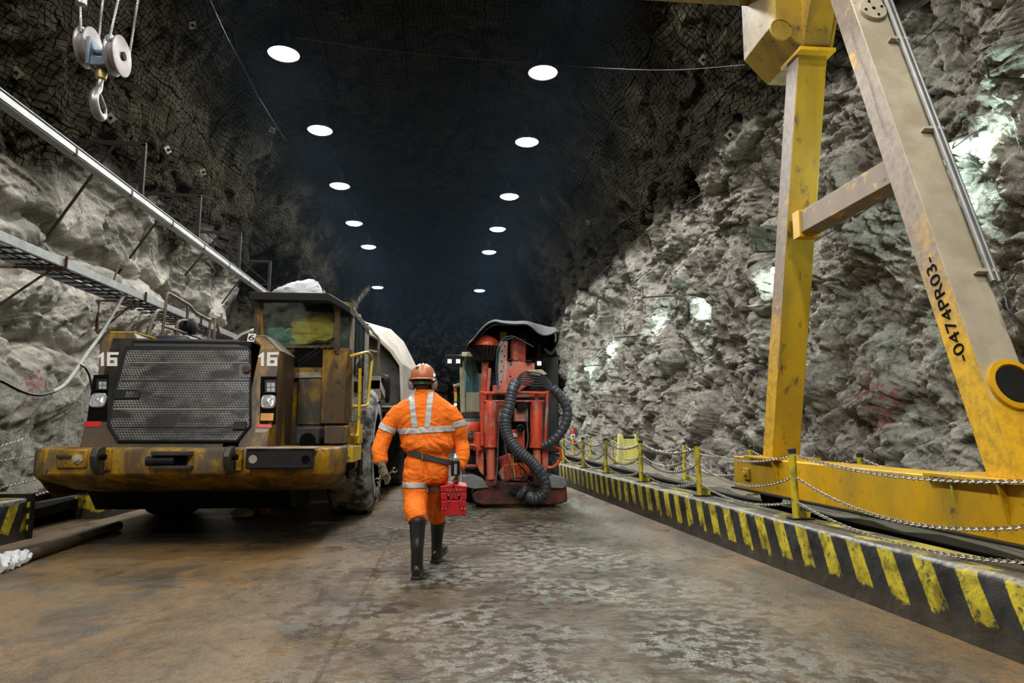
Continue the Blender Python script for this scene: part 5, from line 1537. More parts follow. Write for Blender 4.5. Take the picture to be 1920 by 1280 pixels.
# grey rubber aprons
for pl, nm in (([(868, 893), (885, 889), (905, 897), (918, 914), (890, 917), (868, 912)], 'rubber_apron'), ([(1026, 898), (1037, 890), (1060, 896), (1064, 908), (1056, 916), (1030, 915)], 'rubber_apron')):
    m = MB(); m.loft([[rp_(a, b, 10.9) for a, b in pl], [rp_(a, b, 10.9) + Vector((0, .45, .0)) for a, b in pl]]); m.build(nm, M_MATG, R_, bevel=.015)
# main feed mast and columns
m = MB()
a, b = rp_(940, 735, 11.15), rp_(944, 640, 11.15)
m.bar(a, b, .14, .14, (0, 1, 0)); fm = m.build('feed_beam', M_RF, R_, bevel=.01)
for i in range(9):
    p_ = a.lerp(b, .1 + .1 * i)
    m = MB(); m.lathe([(.012, 0), (.012, .006)], p_ + Vector((.02 * (-1) ** i, -.07, 0)), (0, -1, 0), 8); m.build('beam_hole', M_INK, fm)
rbox(959, 634, 986, 680, 11.3, 11.6, 'mast_column', M_RR)
rbox(962, 640, 972, 676, 11.27, 11.31, 'mast_scuff', M_RF)
m = MB(); pl = [(946, 676), (1003, 680), (1002, 715), (985, 726), (955, 748), (940, 735)]
m.loft([[rp_(a, b, 11.05) for a, b in pl], [rp_(a, b, 11.05) + Vector((0, .16, 0)) for a, b in pl]]); bx = m.build('boom_plate', M_RF, R_, bevel=.015)
for a_, b_ in ((958, 683), (990, 684), (957, 705), (968, 722)):
    m = MB(); m.lathe([(.013, 0), (.010, .012)], rp_(a_, b_, 11.045), (0, -1, 0), 8); m.build('plate_bolt', M_INK, bx)
rbox(952, 672, 962, 675, 10.98, 11.1, 'plate_rail', M_BLK); rbox(986, 675, 998, 678, 10.98, 11.1, 'plate_rail', M_BLK)
# carousel head, left
c = rp_(908, 650, 11.2)
m = MB(); m.lathe([(.27, 0), (.27, .03), (.24, .09), (.17, .15), (.10, .18), (.02, .19)], c, 'z', 30); m.build('carousel_cap', M_RR, R_)
m = MB(); m.lathe([(.04, -.26), (.09, -.24), (.14, -.17), (.22, -.08), (.25, -.02), (.25, .01)], c, 'z', 30); dr = m.build('carousel_core', M_BLK, R_)
for k in range(26):
    a = 2 * PI * k / 26
    m = MB(); m.bar(c + Vector((.28 * math.cos(a), .28 * math.sin(a), -.02)), c + Vector((.13 * math.cos(a + .3), .13 * math.sin(a + .3), -.22)), .022, .012); m.build('carousel_finger', M_TDARK, dr)
rtube([(911, 668), (909, 705), (905, 780)], .055, 'rod_column', M_RR, 11.25, 14, 1)
rtube([(918, 690), (915, 735)], .03, 'rod', M_RF, 11.2)
# left drill rod magazine, lower
c = rp_(880, 812, 11.1)
for dz, rr, hh, mt in ((.02, .19, .16, M_RR), (-.12, .20, .10, M_RD), (-.26, .15, .10, M_RR)):
    m = MB(); m.lathe([(.03, 0), (rr, 0), (rr + .012, .02), (rr + .012, hh - .02), (rr, hh), (.03, hh)], c + Vector((0, 0, dz)), 'z', 26); m.build('rod_magazine', mt, R_, bevel=.004)
m = MB(); m.lathe([(.06, -.28), (.085, -.26), (.085, .0), (.06, .02)], rp_(896, 812, 10.95), 'z', 16); m.build('clamp_cylinder', M_RR, R_)
# front guard frame
gx0, gx1 = 904, 1026
rtube([(gx0, 835), (gx0, 745), (gx0 + 5, 737), (gx1 - 7, 737), (gx1, 745), (gx1 - 4, 838)], .027, 'guard_frame', M_RR, 10.85, 10, 3)
rtube([(906, 752), (1020, 752)], .02, 'guard_frame', M_RR, 10.9)
rbox(925, 722, 955, 736, 10.95, 11.2, 'hose_tray', M_RF); rbox(958, 735, 1022, 745, 10.95, 11.2, 'cross_member', M_RF)
# hydraulic cylinders
def cyl(pix0, pix1, w0, pix2, w1, nm):
    a, b, c_ = rp_(*pix0, 10.95), rp_(*pix1, 10.95), rp_(*pix2, 10.95)
    m = MB(); d = (b - a).normalized(); L = (b - a).length
    m.lathe([(w0 * .6, 0), (w0 * .9, .01), (w0, .04), (w0, L - .08), (w0 * 1.12, L - .08), (w0 * 1.12, L), (w0 * .7, L)], a, d, 24); o = m.build(nm, M_RR, R_)
    L2 = (c_ - b).length; m = MB(); m.lathe([(w1, -.02), (w1, L2 * .9), (w1 * 1.15, L2 * .9), (w1 * 1.15, L2)], b, (c_ - b).normalized(), 20); m.build('cylinder_rod', M_RF, o)
    m = MB(); m.box(c_.x - w1 * 1.3, c_.x + w1 * 1.3, 10.9, 11.05, .35, c_.z + .05); m.build('clevis', M_RD, o)
    m = MB(); m.box(a.x - .03, a.x + .03, 10.92, 10.98, a.z - .02, a.z + .11); m.build('cylinder_eye', M_RR, o)
cyl((920, 752), (920, 838), .108, (921, 898), .068, 'hydraulic_cylinder')
cyl((1006, 752), (1006, 839), .105, (1008, 880), .062, 'hydraulic_cylinder')
rbox(935, 752, 952, 790, 11.0, 11.3, 'valve_block', M_RR); rbox(965, 765, 990, 790, 11.0, 11.3, 'valve_block', M_RF)
m = MB(); m.lathe([(.07, 0), (.09, 0), (.09, .06), (.03, .07)], rp_(979, 760, 10.98), (0, -1, 0), 20); m.build('gauge', M_BLK, R_)
m = MB(); m.lathe([(.03, 0), (.06, 0), (.065, .05), (.045, .06), (.04, .02)], rp_(975, 803, 10.98), (0, -1, 0), 20); m.build('port_ring', M_BLK, R_)
rbox(960, 805, 984, 845, 11.05, 11.4, 'slide_block', M_RR)
rbox(961, 812, 970, 819, 11.03, 11.06, 'data_plate', M_WHITE, None, 0)
for pl in ([(892, 842), (907, 842), (907, 892), (900, 885), (892, 868)], [(1015, 842), (1028, 838), (1028, 880), (1018, 884)], [(938, 858), (958, 850), (965, 890), (942, 888)], [(975, 850), (998, 855), (1005, 895), (985, 890)]):
    m = MB(); m.loft([[rp_(a, b, 11.0) for a, b in pl], [rp_(a, b, 11.0) + Vector((0, .3, 0)) for a, b in pl]]); m.build('side_bracket', M_RF if pl[0][0] in (892, 1015) else M_RR, R_, bevel=.01)
m = MB(); pl = [(936, 888), (945, 870), (978, 868), (994, 890), (985, 903), (940, 900)]
m.loft([[rp_(a, b, 10.98) for a, b in pl], [rp_(a, b, 10.98) + Vector((0, .3, 0)) for a, b in pl]]); m.build('swing_foot', M_RR, R_, bevel=.02)
# step handles both sides
rtube([(869, 872), (869, 842), (874, 835), (889, 835), (894, 841), (895, 852)], .024, 'step_handle', M_RR, 10.85)
rtube([(1026, 839), (1046, 840), (1051, 847), (1050, 862), (1038, 875), (1026, 876)], .024, 'step_handle', M_RR, 10.95)
rbox(869, 871, 893, 876, 10.85, 10.95, 'step_bar', M_RR)
m = MB(); m.lathe([(.04, 0), (.19, .01), (.23, .06), (.23, .25), (.15, .3)], rp_(884, 858, 11.1), (0, 1, 0), 24); m.build('hose_drum', M_RUB, R_)
# spiral wrapped hoses
def spiral_hose(pix, r_, label=''):
    pts = smooth_path([P(a, b, Y=c) for a, b, c in pix], 16)
    dense = []; acc = 0; last = pts[0]; dense.append(pts[0])
    for p_ in pts[1:]:
        d = (p_ - last).length
        k = int(d / .0075)
        for i in range(1, k + 1): dense.append(last.lerp(p_, i / k))
        if k: last = p_
    rs = []
    rs = [r_ * (.90 if i % 6 == 0 else 1.0) for i in range(len(dense))]
    m = MB()
    # radius per ring
    rings = []; ref = Vector((0, 0, 1))
    for i, p_ in enumerate(dense):
        d = (dense[min(i + 1, len(dense) - 1)] - dense[max(i - 1, 0)]).normalized()
        x = ref - d * ref.dot(d)
        if x.length < 1e-4: x = d.orthogonal()
        x.normalize(); ref = x; y = d.cross(x)
        rings.append([p_ + x * (rs[i] * math.cos(2 * PI * k / 16)) + y * (rs[i] * math.sin(2 * PI * k / 16)) for k in range(16)])
    m.loft(rings); return m.build('spiral_hose', M_HOSE, R_, smooth=60)
spiral_hose([(968, 716, 10.7), (961, 730, 10.65), (955, 760, 10.62), (948, 785, 10.6), (951, 815, 10.58), (968, 842, 10.55), (992, 862, 10.55), (1012, 884, 10.55), (1022, 905, 10.58), (1020, 924, 10.62), (1004, 935, 10.68), (990, 930, 10.75)], .090)
spiral_hose([(1035, 726, 10.8), (1050, 742, 10.8), (1063, 765, 10.8), (1062, 790, 10.8), (1050, 812, 10.82), (1034, 828, 10.85), (1018, 836, 10.9)], .078)
# loose hoses
def hoses(paths, r_, mt=None):
    for i, p_ in enumerate(paths): rtube(p_, r_, 'hydraulic_hose', mt or M_CABLE, 10.85, 6, 6)
hoses([[(966, 716), (980, 699 + 4 * i), (1000, 698 + 5 * i), (1020, 704 + 4 * i), (1034, 722 + 2 * i)] for i in range(6)], .012, M_HOSE)
hoses([[(936, 775), (934, 830), (932, 880), (929, 905)], [(940, 770), (945, 820), (952, 860), (962, 895), (970, 900)], [(985, 770), (990, 820), (985, 845), (978, 850)]], .012, plain('grey_hose', (.10, .10, .10), .4))
hoses([[(937, 772), (943, 800), (955, 830)], [(961, 852), (964, 880), (966, 898)]], .009, plain('yellow_hose', (.45, .36, .05), .5))
hoses([[(960, 850), (972, 870), (985, 885), (975, 900)], [(965, 840), (985, 865), (995, 885), (972, 902)], [(930, 912), (950, 900), (975, 896), (1000, 905)], [(915, 914), (940, 905), (960, 898)]], .012)
hoses([[(998, 938), (985, 932 - 3 * i), (970, 926 - 4 * i), (955, 920 - 2 * i)] for i in range(5)], .014)
m = MB(); m.lathe([(.10, -.03), (.115, -.03), (.115, .03), (.10, .03)], rp_(978, 922, 10.72), (1, 0, -.6), 20, closed=True); m.build('hose_collar', M_HOSE, R_)
hoses([[(933, 730), (930, 690), (934, 650), (945, 634), (960, 630), (975, 636), (1000, 650)], [(936, 730), (933, 690), (937, 655), (948, 638), (962, 633)]], .009, plain('blue_green_hose', (.03, .08, .09), .4))
m = MB(); pl = [(988, 693), (1016, 692), (1026, 701), (1010, 703), (990, 698)]
m.loft([[rp_(a, b, 10.9) for a, b in pl], [rp_(a, b, 10.9) + Vector((0, .12, 0)) for a, b in pl]]); m.build('hose_guide', M_CREAM, R_)
# cab on the left
m = MB()
for (xa, ya_) in ((866, 665), (888, 668)):
    a, b = P(xa + 2, 775, Y=12.2 if xa < 870 else 12.6), P(xa, ya_, Y=12.2 if xa < 870 else 12.6)
    m.bar(a, b, .09, .09, (0, 1, 0))
m.build('cab_post', M_CREAM, R_, bevel=.01)
rbox(867, 736, 900, 772, 12.2, 12.9, 'cab_door', M_CREAM); rbox(866, 660, 905, 668, 12.0, 13.4, 'cab_roof', M_CREAM)
a = P(873, 735, Y=12.25); b = P(898, 670, Y=12.25)
m = MB(); m.box(a.x, b.x, 12.24, 12.25, a.z, b.z); m.build('cab_window', windscreen('rig_glass', (.45, .70, .75), .03, .3), R_)
m = MB(); m.box(a.x, b.x + .1, 13.2, 13.3, .8, 2.5); m.build('cab_rear', plain('pale_blue_panel', (.30, .45, .50), .5), R_)
rbox(866, 772, 902, 783, 12.0, 12.6, 'cab_step', M_TDARK)
m = MB(); m.box(P(866, 780, Y=12.2).x, P(900, 780, Y=12.2).x, 12.2, 13.3, .7, 1.15); m.build('cab_base', M_TDARK, R_)
rbox(834, 665, 868, 671, 12.1, 12.3, 'light_bar', M_BLK)
def led(px, py, y, s=.08, nm='work_light_head'):
    q = P(px, py, Y=y)
    m = MB(); m.box(q.x - s, q.x + s, y, y + .08, q.z - s, q.z + s); o = m.build(nm, M_BLK, R_, bevel=.01)
    m = MB(); m.box(q.x - s * .42, q.x + s * .42, y - .006, y + .01, q.z - s * .42, q.z + s * .42); m.build('lens', M_LEDW, o)
led(843, 677, 12.1); led(859, 677, 12.1)
led(1011, 681, 11.6, .08)
rbox(1001, 668, 1022, 698, 11.75, 12.0, 'lamp_bracket', M_BLK)
led(854, 758, 12.6, .05); led(854, 782, 12.6, .05)
rtube([(854, 725), (854, 800)], .03, 'lamp_pole', M_RR, 12.7)
rbox(852, 735, 857, 795, 12.66, 12.69, 'pole_stripe', plain('lime_stripe', (.55, .60, .03), .5))
rtube([(850, 724), (862, 721)], .03, 'lamp_pole', M_CREAM, 12.7)
# canopy of black conveyor rubber
fr_ = [(871, 660), (876, 648), (886, 638), (900, 621), (914, 608), (928, 603), (942, 606), (965, 608), (985, 608), (997, 614), (1008, 624), (1020, 629), (1033, 627), (1044, 622), (1048, 630), (1045, 646), (1034, 664), (1022, 656)]
bk_ = [(884, 656), (888, 646), (896, 636), (906, 622), (918, 612), (930, 607), (944, 608), (962, 608), (980, 607), (992, 606), (1003, 607), (1016, 610), (1028, 614), (1040, 619), (1044, 628), (1042, 645), (1032, 658), (1022, 652)]
fp = smooth_path([P(a, b, Y=10.75) for a, b in fr_], 4); bp_ = smooth_path([P(a, b, Y=12.5) for a, b in bk_], 4)
g = []
for t in np.linspace(0, 1, 10): g.append([fp[i].lerp(bp_[i], t) + Vector((0, 0, .05 * math.sin(PI * t))) for i in range(len(fp))])
m = MB(); m.sheet(g, .018); m.build('canopy', M_MAT, R_, smooth=60)
for a_, b_ in ((905, 640), (1010, 640), (948, 625), (985, 625)):
    m = MB(); q = P(a_, b_, Y=11.8); m.bar((q.x, 11.8, q.z - .5), (q.x, 11.8, q.z), .05, .05); m.build('canopy_stay', M_RD, R_)
m = MB(); q0 = P(895, 642, Y=11.6); q1 = P(1030, 642, Y=11.6); m.bar(q0, q1, .06, .08); m.build('canopy_rail', M_BLK, R_)
rbox(938, 622, 950, 634, 11.2, 11.4, 'mast_head', plain('ochre_paint', (.45, .28, .05), .5))

# added black sheet painting the shade inside the canopy, and the side body
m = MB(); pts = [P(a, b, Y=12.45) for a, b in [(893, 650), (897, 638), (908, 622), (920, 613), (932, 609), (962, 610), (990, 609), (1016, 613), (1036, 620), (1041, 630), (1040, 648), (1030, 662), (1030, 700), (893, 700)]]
m.loft([pts, [p + Vector((0, .05, 0)) for p in pts]]); m.build('canopy_shade_sheet', M_MAT, R_)
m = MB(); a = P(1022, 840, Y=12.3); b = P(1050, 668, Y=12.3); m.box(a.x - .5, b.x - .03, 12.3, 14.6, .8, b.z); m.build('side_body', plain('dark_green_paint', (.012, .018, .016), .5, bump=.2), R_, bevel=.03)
# ------------------------------------------------------------------ the walking miner
def orange():
    t = NT('orange_coverall'); ob = t.obj
    n1 = t.noise(ob, 3.5, 5, .6); n2 = t.noise(ob, 9, 5, .65)
    c = t.mix(t.ramp(n1, .35, .65), (.86, .15, .003), (1.0, .21, .004))
    c = t.mix(t.ramp(n2, .58, .72, 0, .55), c, (.30, .07, .01))
    wr_ = t.noise(t.scale(ob, (1, 1, 1.9), rot=(0, .55, 0)), 4.2, 2, .5, 1.2)
    b = t.bump(t.math('ABSOLUTE', t.math('SUBTRACT', wr_, .5)), .55, .05)
    return t.fin(c, .8, 0, t.bump(t.noise(ob, 160, 2), .25, .002, b))
M_OR = orange()
M_TAPE = plain('reflective_tape', (.52, .52, .50), .4, .0, vscale=14, var=.25)
M_BOOT = plain('rubber_boot', (.012, .012, .013), .28, bump=.05)
M_SKIN = plain('dark_skin', (.085, .042, .025), .5, var=.1)
M_HAIR = plain('black_hair', (.008, .007, .006), .8)
M_HELM = worn('helmet_orange', (.52, .17, .07), [((.20, .08, .04), 14, .55, .66, .6, .5, (1, 1, 1)), ((.60, .36, .26), 9, .6, .7, .6, .4, (1, 1, 1))], .35, bump=.05)
M_GLOVE = worn('work_glove', (.20, .18, .11), [((.05, .04, .03), 30, .48, .62, .7, .8, (1, 1, 1))], .85)
M_BELT = plain('belt_webbing', (.045, .045, .045), .7, bump=.2, bscale=150)
M_MUFF = plain('muff_grey', (.26, .25, .24), .35)
YM = 6.30
man = thing('person', 'person in orange reflective coveralls and black boots walking away, carrying a red toolbox', 'person', (-.22, YM, 0))
def MP(px, py, y=YM): return P(px, py, Y=y)
def ering(c, rx, ry, n=28, tilt=0.0, p=1.0):
    out = []
    for k in range(n):
        a = 2 * PI * k / n
        out.append((c[0] + rx * math.cos(a), c[1] + ry * math.sin(a), c[2] + tilt * rx * math.cos(a)))
    return out
def limb(m, pts, rs, n=18, flat=1.0):
    """tapered limb along points"""
    P_ = smooth_path(pts, 5); k = len(P_); rings = []; ref = Vector((0, 1, 0))
    for i, p_ in enumerate(P_):
        d = (P_[min(i + 1, k - 1)] - P_[max(i - 1, 0)]).normalized()
        x = ref - d * ref.dot(d); x.normalize(); ref = x; y = d.cross(x)
        t = i / (k - 1) * (len(rs) - 1); j = min(int(t), len(rs) - 2); r_ = rs[j] + (rs[j + 1] - rs[j]) * (t - j)
        rings.append([p_ + x * (r_ * flat * math.cos(2 * PI * q / n)) + y * (r_ * math.sin(2 * PI * q / n)) for q in range(n)])
    m.loft(rings)
def remeshed(mb, voxel, smooth_it=4):
    """fuse overlapping closed solids into one continuous skin and return numpy verts/faces"""
    me = bpy.data.meshes.new('tmp'); me.from_pydata([tuple(v) for v in mb.v], [], mb.f)
    bm = bmesh.new(); bm.from_mesh(me); bmesh.ops.recalc_face_normals(bm, faces=bm.faces); bm.to_mesh(me); bm.free()
    o = bpy.data.objects.new('tmp', me); C.objects.link(o)
    r_ = o.modifiers.new('r', 'REMESH'); r_.mode = 'VOXEL'; r_.voxel_size = voxel
    s_ = o.modifiers.new('s', 'SMOOTH'); s_.iterations = smooth_it; s_.factor = .5
    dg = bpy.context.evaluated_depsgraph_get(); ev = o.evaluated_get(dg)
    out = bpy.data.meshes.new_from_object(ev, depsgraph=dg)
    bpy.data.objects.remove(o); bpy.data.meshes.remove(me)
    return out
def mesh_obj(me, name, mat, parent, smooth=True):
    o0 = wloc(parent)
    for v in me.vertices: v.co -= o0
    me.materials.clear(); me.materials.append(mat)
    if smooth: me.shade_smooth()
    o = bpy.data.objects.new(name, me); C.objects.link(o); o.parent = parent
    return o
# joints
SL, SR = MP(746, 770), MP(846, 768)
EL, ER = MP(719, 822, 6.28), MP(864, 826, 6.34)
WL, WR_ = MP(716, 872, 6.20), MP(858, 884, 6.26)
HLp, HRp = MP(781, 886, 6.28), MP(818, 886, 6.34)
KL, KR = MP(779, 935, 6.24), MP(817, 938, 6.50)
AL, AR = MP(783, 985, 6.03), MP(822, 985, 6.62)
torso = [(777, 816, 736, .075), (768, 828, 746, .095), (750, 842, 755, .115), (738, 852, 766, .125), (739, 853, 780, .135), (744, 850, 796, .142), (749, 848, 812, .145), (754, 847, 826, .142), (761, 842, 840, .13), (763, 841, 850, .128), (760, 841, 862, .14), (758, 841, 878, .15), (758, 840, 892, .15), (764, 834, 903, .125)]
def build_suit():
    m = MB(); rings = []
    for a, b, y, ry in torso:
        p0, p1 = MP(a, y), MP(b, y + (3 if y > 836 else 0)); c = (p0 + p1) / 2
        rings.append(ering(c, (p1.x - p0.x) / 2, ry, 28))
    m.loft(rings)
    limb(m, [SL + Vector((.03, 0, .0)), MP(731, 795), EL, MP(712, 846, 6.25), MP(715, 868, 6.22)], [.080, .074, .070, .066, .054])
    limb(m, [SR + Vector((-.03, 0, .0)), MP(857, 796), ER, MP(867, 852, 6.31), MP(861, 878, 6.28)], [.080, .071, .066, .062, .050])
    limb(m, [HLp, MP(779, 912, 6.27), KL, MP(779, 958, 6.14), MP(783, 976, 6.07)], [.118, .108, .104, .092, .074])
    limb(m, [HRp + Vector((0, .03, 0)), MP(818, 915, 6.42), KR, MP(818, 960, 6.56), MP(821, 976, 6.60)], [.112, .098, .086, .078, .070])
    me = remeshed(m, .0115, 6)
    n = len(me.vertices)
    co = np.empty(n * 3); me.vertices.foreach_get('co', co); co = co.reshape(-1, 3)
    nr = np.empty(n * 3); me.vertices.foreach_get('normal', nr); nr = nr.reshape(-1, 3)
    # folds: diagonal pulls at the waist, rings at elbows, knees and cuffs
    zb_ = MP(800, 850).z
    wv = np.stack([perlin(co * 3 + 2), perlin(co * 3 + 22), perlin(co * 3 + 42)], 1) * .35
    q = co + wv
    rot = q.copy(); rot[:, 2] = q[:, 2] * 2.6 + q[:, 0] * 1.3; rot[:, 0] = q[:, 0] * .9
    f1 = fbm(rot * 5.2, 3, .5, True)
    f2 = fbm(q * np.array([4.0, 4, 11]) + 9, 3, .5, True)
    waist = np.exp(-((co[:, 2] - (zb_ + .07)) / .10) ** 2) * (np.abs(co[:, 0] - MP(800, 850).x) < .23)
    amp = .005 + .012 * waist
    d = amp * (f1 - .3) + .003 * (f2 - .3)
    # blouse over the belt, hollow at the belt line
    armless = (co[:, 0] > MP(757, 850).x) & (co[:, 0] < MP(845, 850).x)
    bl = np.exp(-((co[:, 2] - (zb_ + .075)) / .045) ** 2) * armless * .020 - np.exp(-((co[:, 2] - (zb_ - .02)) / .03) ** 2) * armless * .014
    # spine hollow
    sx = MP(797, 800).x
    sp_ = -np.exp(-((co[:, 0] - sx) / .035) ** 2) * (nr[:, 1] < -.4) * np.exp(-((co[:, 2] - 1.30) / .20) ** 2) * .012
    # seat: cleft between the buttocks
    cl_ = -np.exp(-((co[:, 0] - MP(799, 890).x) / .022) ** 2) * (nr[:, 1] < -.3) * np.exp(-((co[:, 2] - .86) / .09) ** 2) * .03
    co = co + nr * (d + bl + sp_ + cl_)[:, None]
    me.vertices.foreach_set('co', co.ravel()); me.update()
    return me
suit = build_suit()
def band(src, name, planes, test, mat, parent, off=.004):
    """cut a strip of the cloth between planes and raise it as tape"""
    bm = bmesh.new(); bm.from_mesh(src)
    for p_, n_ in planes:
        bmesh.ops.bisect_plane(bm, geom=bm.verts[:] + bm.edges[:] + bm.faces[:], plane_co=p_, plane_no=n_, clear_inner=True)
    kill = [f for f in bm.faces if not test(f.calc_center_median(), f.normal)]
    bmesh.ops.delete(bm, geom=kill, context='FACES')
    bm.normal_update()
    for v in bm.verts: v.co += v.normal * off
    me = bpy.data.meshes.new(name); bm.to_mesh(me); bm.free()
    o = mesh_obj(me, name, mat, parent)
    s_ = o.modifiers.new('t', 'SOLIDIFY'); s_.thickness = .003; s_.offset = 0
    return o
V = Vector
def two(p, d, w):  # slab of half-width w about p along d
    d = V(d).normalized(); return [(V(p) - d * w, d), (V(p) + d * w, -d)]
cx_ = MP(797, 800).x
suit_w = suit.copy()
coverall = mesh_obj(suit, 'coverall', M_OR, man)
# torso hoop
zb0 = MP(800, 806)
hoop = band(suit_w, 'reflective_tape', two(zb0, (-.06, 0, 1), .026), lambda c, n: MP(750, 806).x - .02 < c.x < MP(850, 806).x + .02 and abs(n.z) < .8, M_TAPE, coverall)
# two back braces
for pa, pb in ((MP(772, 738), MP(779, 800)), (MP(808, 738), MP(802, 800))):
    d = (pb - pa).normalized(); side_ = V((d.z, 0, -d.x))
    band(suit_w, 'reflective_tape', two(pb, side_, .026) + [(V((0, 0, zb0.z + .02)), V((0, 0, 1)))], lambda c, n: c.y < YM + .06 and c.z < MP(790, 738).z + .02, M_TAPE, coverall, .005)
# arm bands
dL = (EL - SL).normalized(); dR = (ER - SR).normalized()
band(suit_w, 'reflective_tape', two(MP(733, 806), V((-.42, 0, -1)), .026), lambda c, n: c.x < MP(749, 806).x + .012, M_TAPE, coverall)
band(suit_w, 'reflective_tape', two(MP(859, 795), V((.22, 0, -1)), .026), lambda c, n: c.x > MP(849, 800).x, M_TAPE, coverall)
# knee bands
band(suit_w, 'reflective_tape', two(MP(780, 911, 6.1), V((0, 0, 1)), .024), lambda c, n: c.x < MP(800, 911).x and c.x > MP(750, 911).x, M_TAPE, coverall)
band(suit_w, 'reflective_tape', two(MP(815, 917, 6.3), V((0.02, 0, 1)), .022), lambda c, n: c.x > MP(800.5, 917).x and c.x < MP(848, 911).x, M_TAPE, coverall)
# collar
m = MB(); c = MP(797, 738); m.loft([ering(c + V((0, -.005, -.02)), .098, .085, 24), ering(c + V((0, 0, .035)), .083, .078, 24), ering(c + V((0, 0, .036)), .073, .068, 24), ering(c + V((0, 0, -.02)), .088, .075, 24)], closed=True)
m.build('collar', M_OR, coverall, smooth=60)
# belt, worn lower on the right
m = MB(); bp0 = []
p0, p1 = MP(763, 845), MP(842, 866); c = (p0 + p1) / 2
tl = (p1.z - p0.z) / (p1.x - p0.x)
R1 = (p1.x - p0.x) / 2 + .008
rb = lambda dz, k: [(q[0], q[1], q[2] + dz) for q in ering(c, R1 + k, .150 + k, 40, tl)]
m.loft([rb(-.024, 0), rb(-.024, .010), rb(.024, .010), rb(.024, 0)], closed=True); belt = m.build('belt', M_BELT, man)
m = MB(); q = MP(792, 855, YM - .155); m.box(q.x - .008, q.x + .008, YM - .175, YM - .150, q.z - .025, q.z + .03); m.build('belt_keeper', M_STEEL, belt)
suit_w_del = suit_w

# body: head, neck, trunk, limbs and hands as one continuous surface
HC = MP(793, 712)
def add_hand(m, wrist, d, palm_n, thumb_side, curl, scale=1.0, spread=.0):
    """palm and five bent fingers; d = direction wrist->knuckles, palm_n = palm-facing normal, curl in radians per joint"""
    d = V(d).normalized(); pn = V(palm_n).normalized(); pn = (pn - d * pn.dot(d)).normalized(); s = d.cross(pn) * thumb_side
    W = .084 * scale; L = .095 * scale
    rings = []
    for t, w_, th in ((-.25, .030, .024), (0, .031, .022), (.35, .040, .019), (.8, .043, .016), (1.0, .040, .013)):
        c = V(wrist) + d * (L * t)
        rings.append([c + s * (w_ * scale * math.cos(a)) + pn * (th * scale * math.sin(a)) for a in np.linspace(0, 2 * PI, 14, endpoint=False)])
    m.loft(rings)
    for i, (fl, off) in enumerate(((.078, .031), (.086, .010), (.080, -.011), (.062, -.031))):
        p = V(wrist) + d * (L * (.93 if i else .9)) + s * (off * scale); dd = d.copy(); pts = [p - d * .012, p]; ax = pn.cross(d)
        for j, seg in enumerate((.45, .32, .23)):
            a = curl * (1.0, 1.15, .8)[j] * (1 + .05 * i)
            dd = (dd * math.cos(a) + (pn - dd * pn.dot(dd)).normalized() * math.sin(a)).normalized() if j == 0 else (Matrix.Rotation(a, 3, ax.normalized() if (Matrix.Rotation(.1, 3, ax.normalized()) @ dd).dot(pn) > dd.dot(pn) or j else ax) @ dd)
            p = p + dd * (fl * seg * scale); pts.append(p)
        m.tube(pts, [.0098 * scale, .0095 * scale, .0088 * scale, .0078 * scale, .0065 * scale], 10)
    p = V(wrist) + d * (L * .15) + s * (.028 * scale); t1 = (d * .75 + s * .7 + pn * .25).normalized(); t2 = (d * .8 + pn * .7 + s * .05).normalized()
    m.tube([p - s * .015, p, p + t1 * .040 * scale, p + t1 * .040 * scale + t2 * .032 * scale, p + t1 * .040 * scale + t2 * .055 * scale], [.016 * scale, .0145 * scale, .0115 * scale, .010 * scale, .008 * scale], 10)
hl_d = (MP(722, 892, 6.17) - WL).normalized(); 
hr_d = V((0.0, -.02, -1))
def body():
    m = MB()
    # head with jaw, nose and ears; faces away from the camera
    rings = []
    for dz, rx, ry, oy in ((-.125, .045, .05, .03), (-.105, .060, .075, .02), (-.07, .070, .092, .008), (-.02, .076, .099, 0), (.03, .078, .100, -.005), (.07, .070, .090, -.008), (.10, .045, .06, -.01), (.115, .015, .02, -.01)):
        rings.append(ering(HC + V((0, oy, dz)), rx, ry, 24))
    m.loft(rings)
    m.ball(HC + V((0, .105, -.045)), (.014, .022, .018), 10, 8)            # nose
    m.ball(HC + V((0, .096, -.082)), (.024, .010, .009), 10, 8)            # lips
    for sx in (-1, 1):
        m.ball(HC + V((sx * .079, .0, -.03)), (.010, .020, .032), 10, 8)   # ears
        m.ball(HC + V((sx * .030, .090, -.012)), (.014, .008, .010), 8, 6)   # brows and lids
    m.tube([HC + V((0, .0, -.06)), HC + V((0, -.008, -.13)), MP(797, 752) + V((0, 0, 0))], [.062, .058, .068], 18)
    rings = []
    for a, b, y, ry in torso:
        p0, p1 = MP(a, y), MP(b, y); c = (p0 + p1) / 2; rings.append(ering(c, (p1.x - p0.x) / 2 * .86, ry * .82, 22))
    m.loft(rings)
    limb(m, [SL, MP(730, 797), EL, MP(714, 848, 6.24), WL], [.05, .05, .045, .038, .030], 14)
    limb(m, [SR, MP(857, 798), ER, MP(865, 854, 6.30), WR_], [.05, .05, .045, .038, .030], 14)
    limb(m, [HLp, KL, AL], [.085, .065, .05], 14); limb(m, [HRp, KR, AR], [.085, .065, .05], 14)
    add_hand(m, WL, hl_d, V((.6, .75, 0)), -1, .55, .98)
    add_hand(m, WR_, hr_d, V((-1, .0, 0)), -1, 1.15, .98)
    return remeshed(m, .0062, 2)
bod = mesh_obj(body(), 'body', M_SKIN, man)
# eyes, on the far side of the face
for sx in (-1, 1):
    m = MB(); m.ball(HC + V((sx * .030, .092, -.022)), .011, 12, 8); m.build('eye', M_WHITE, bod)
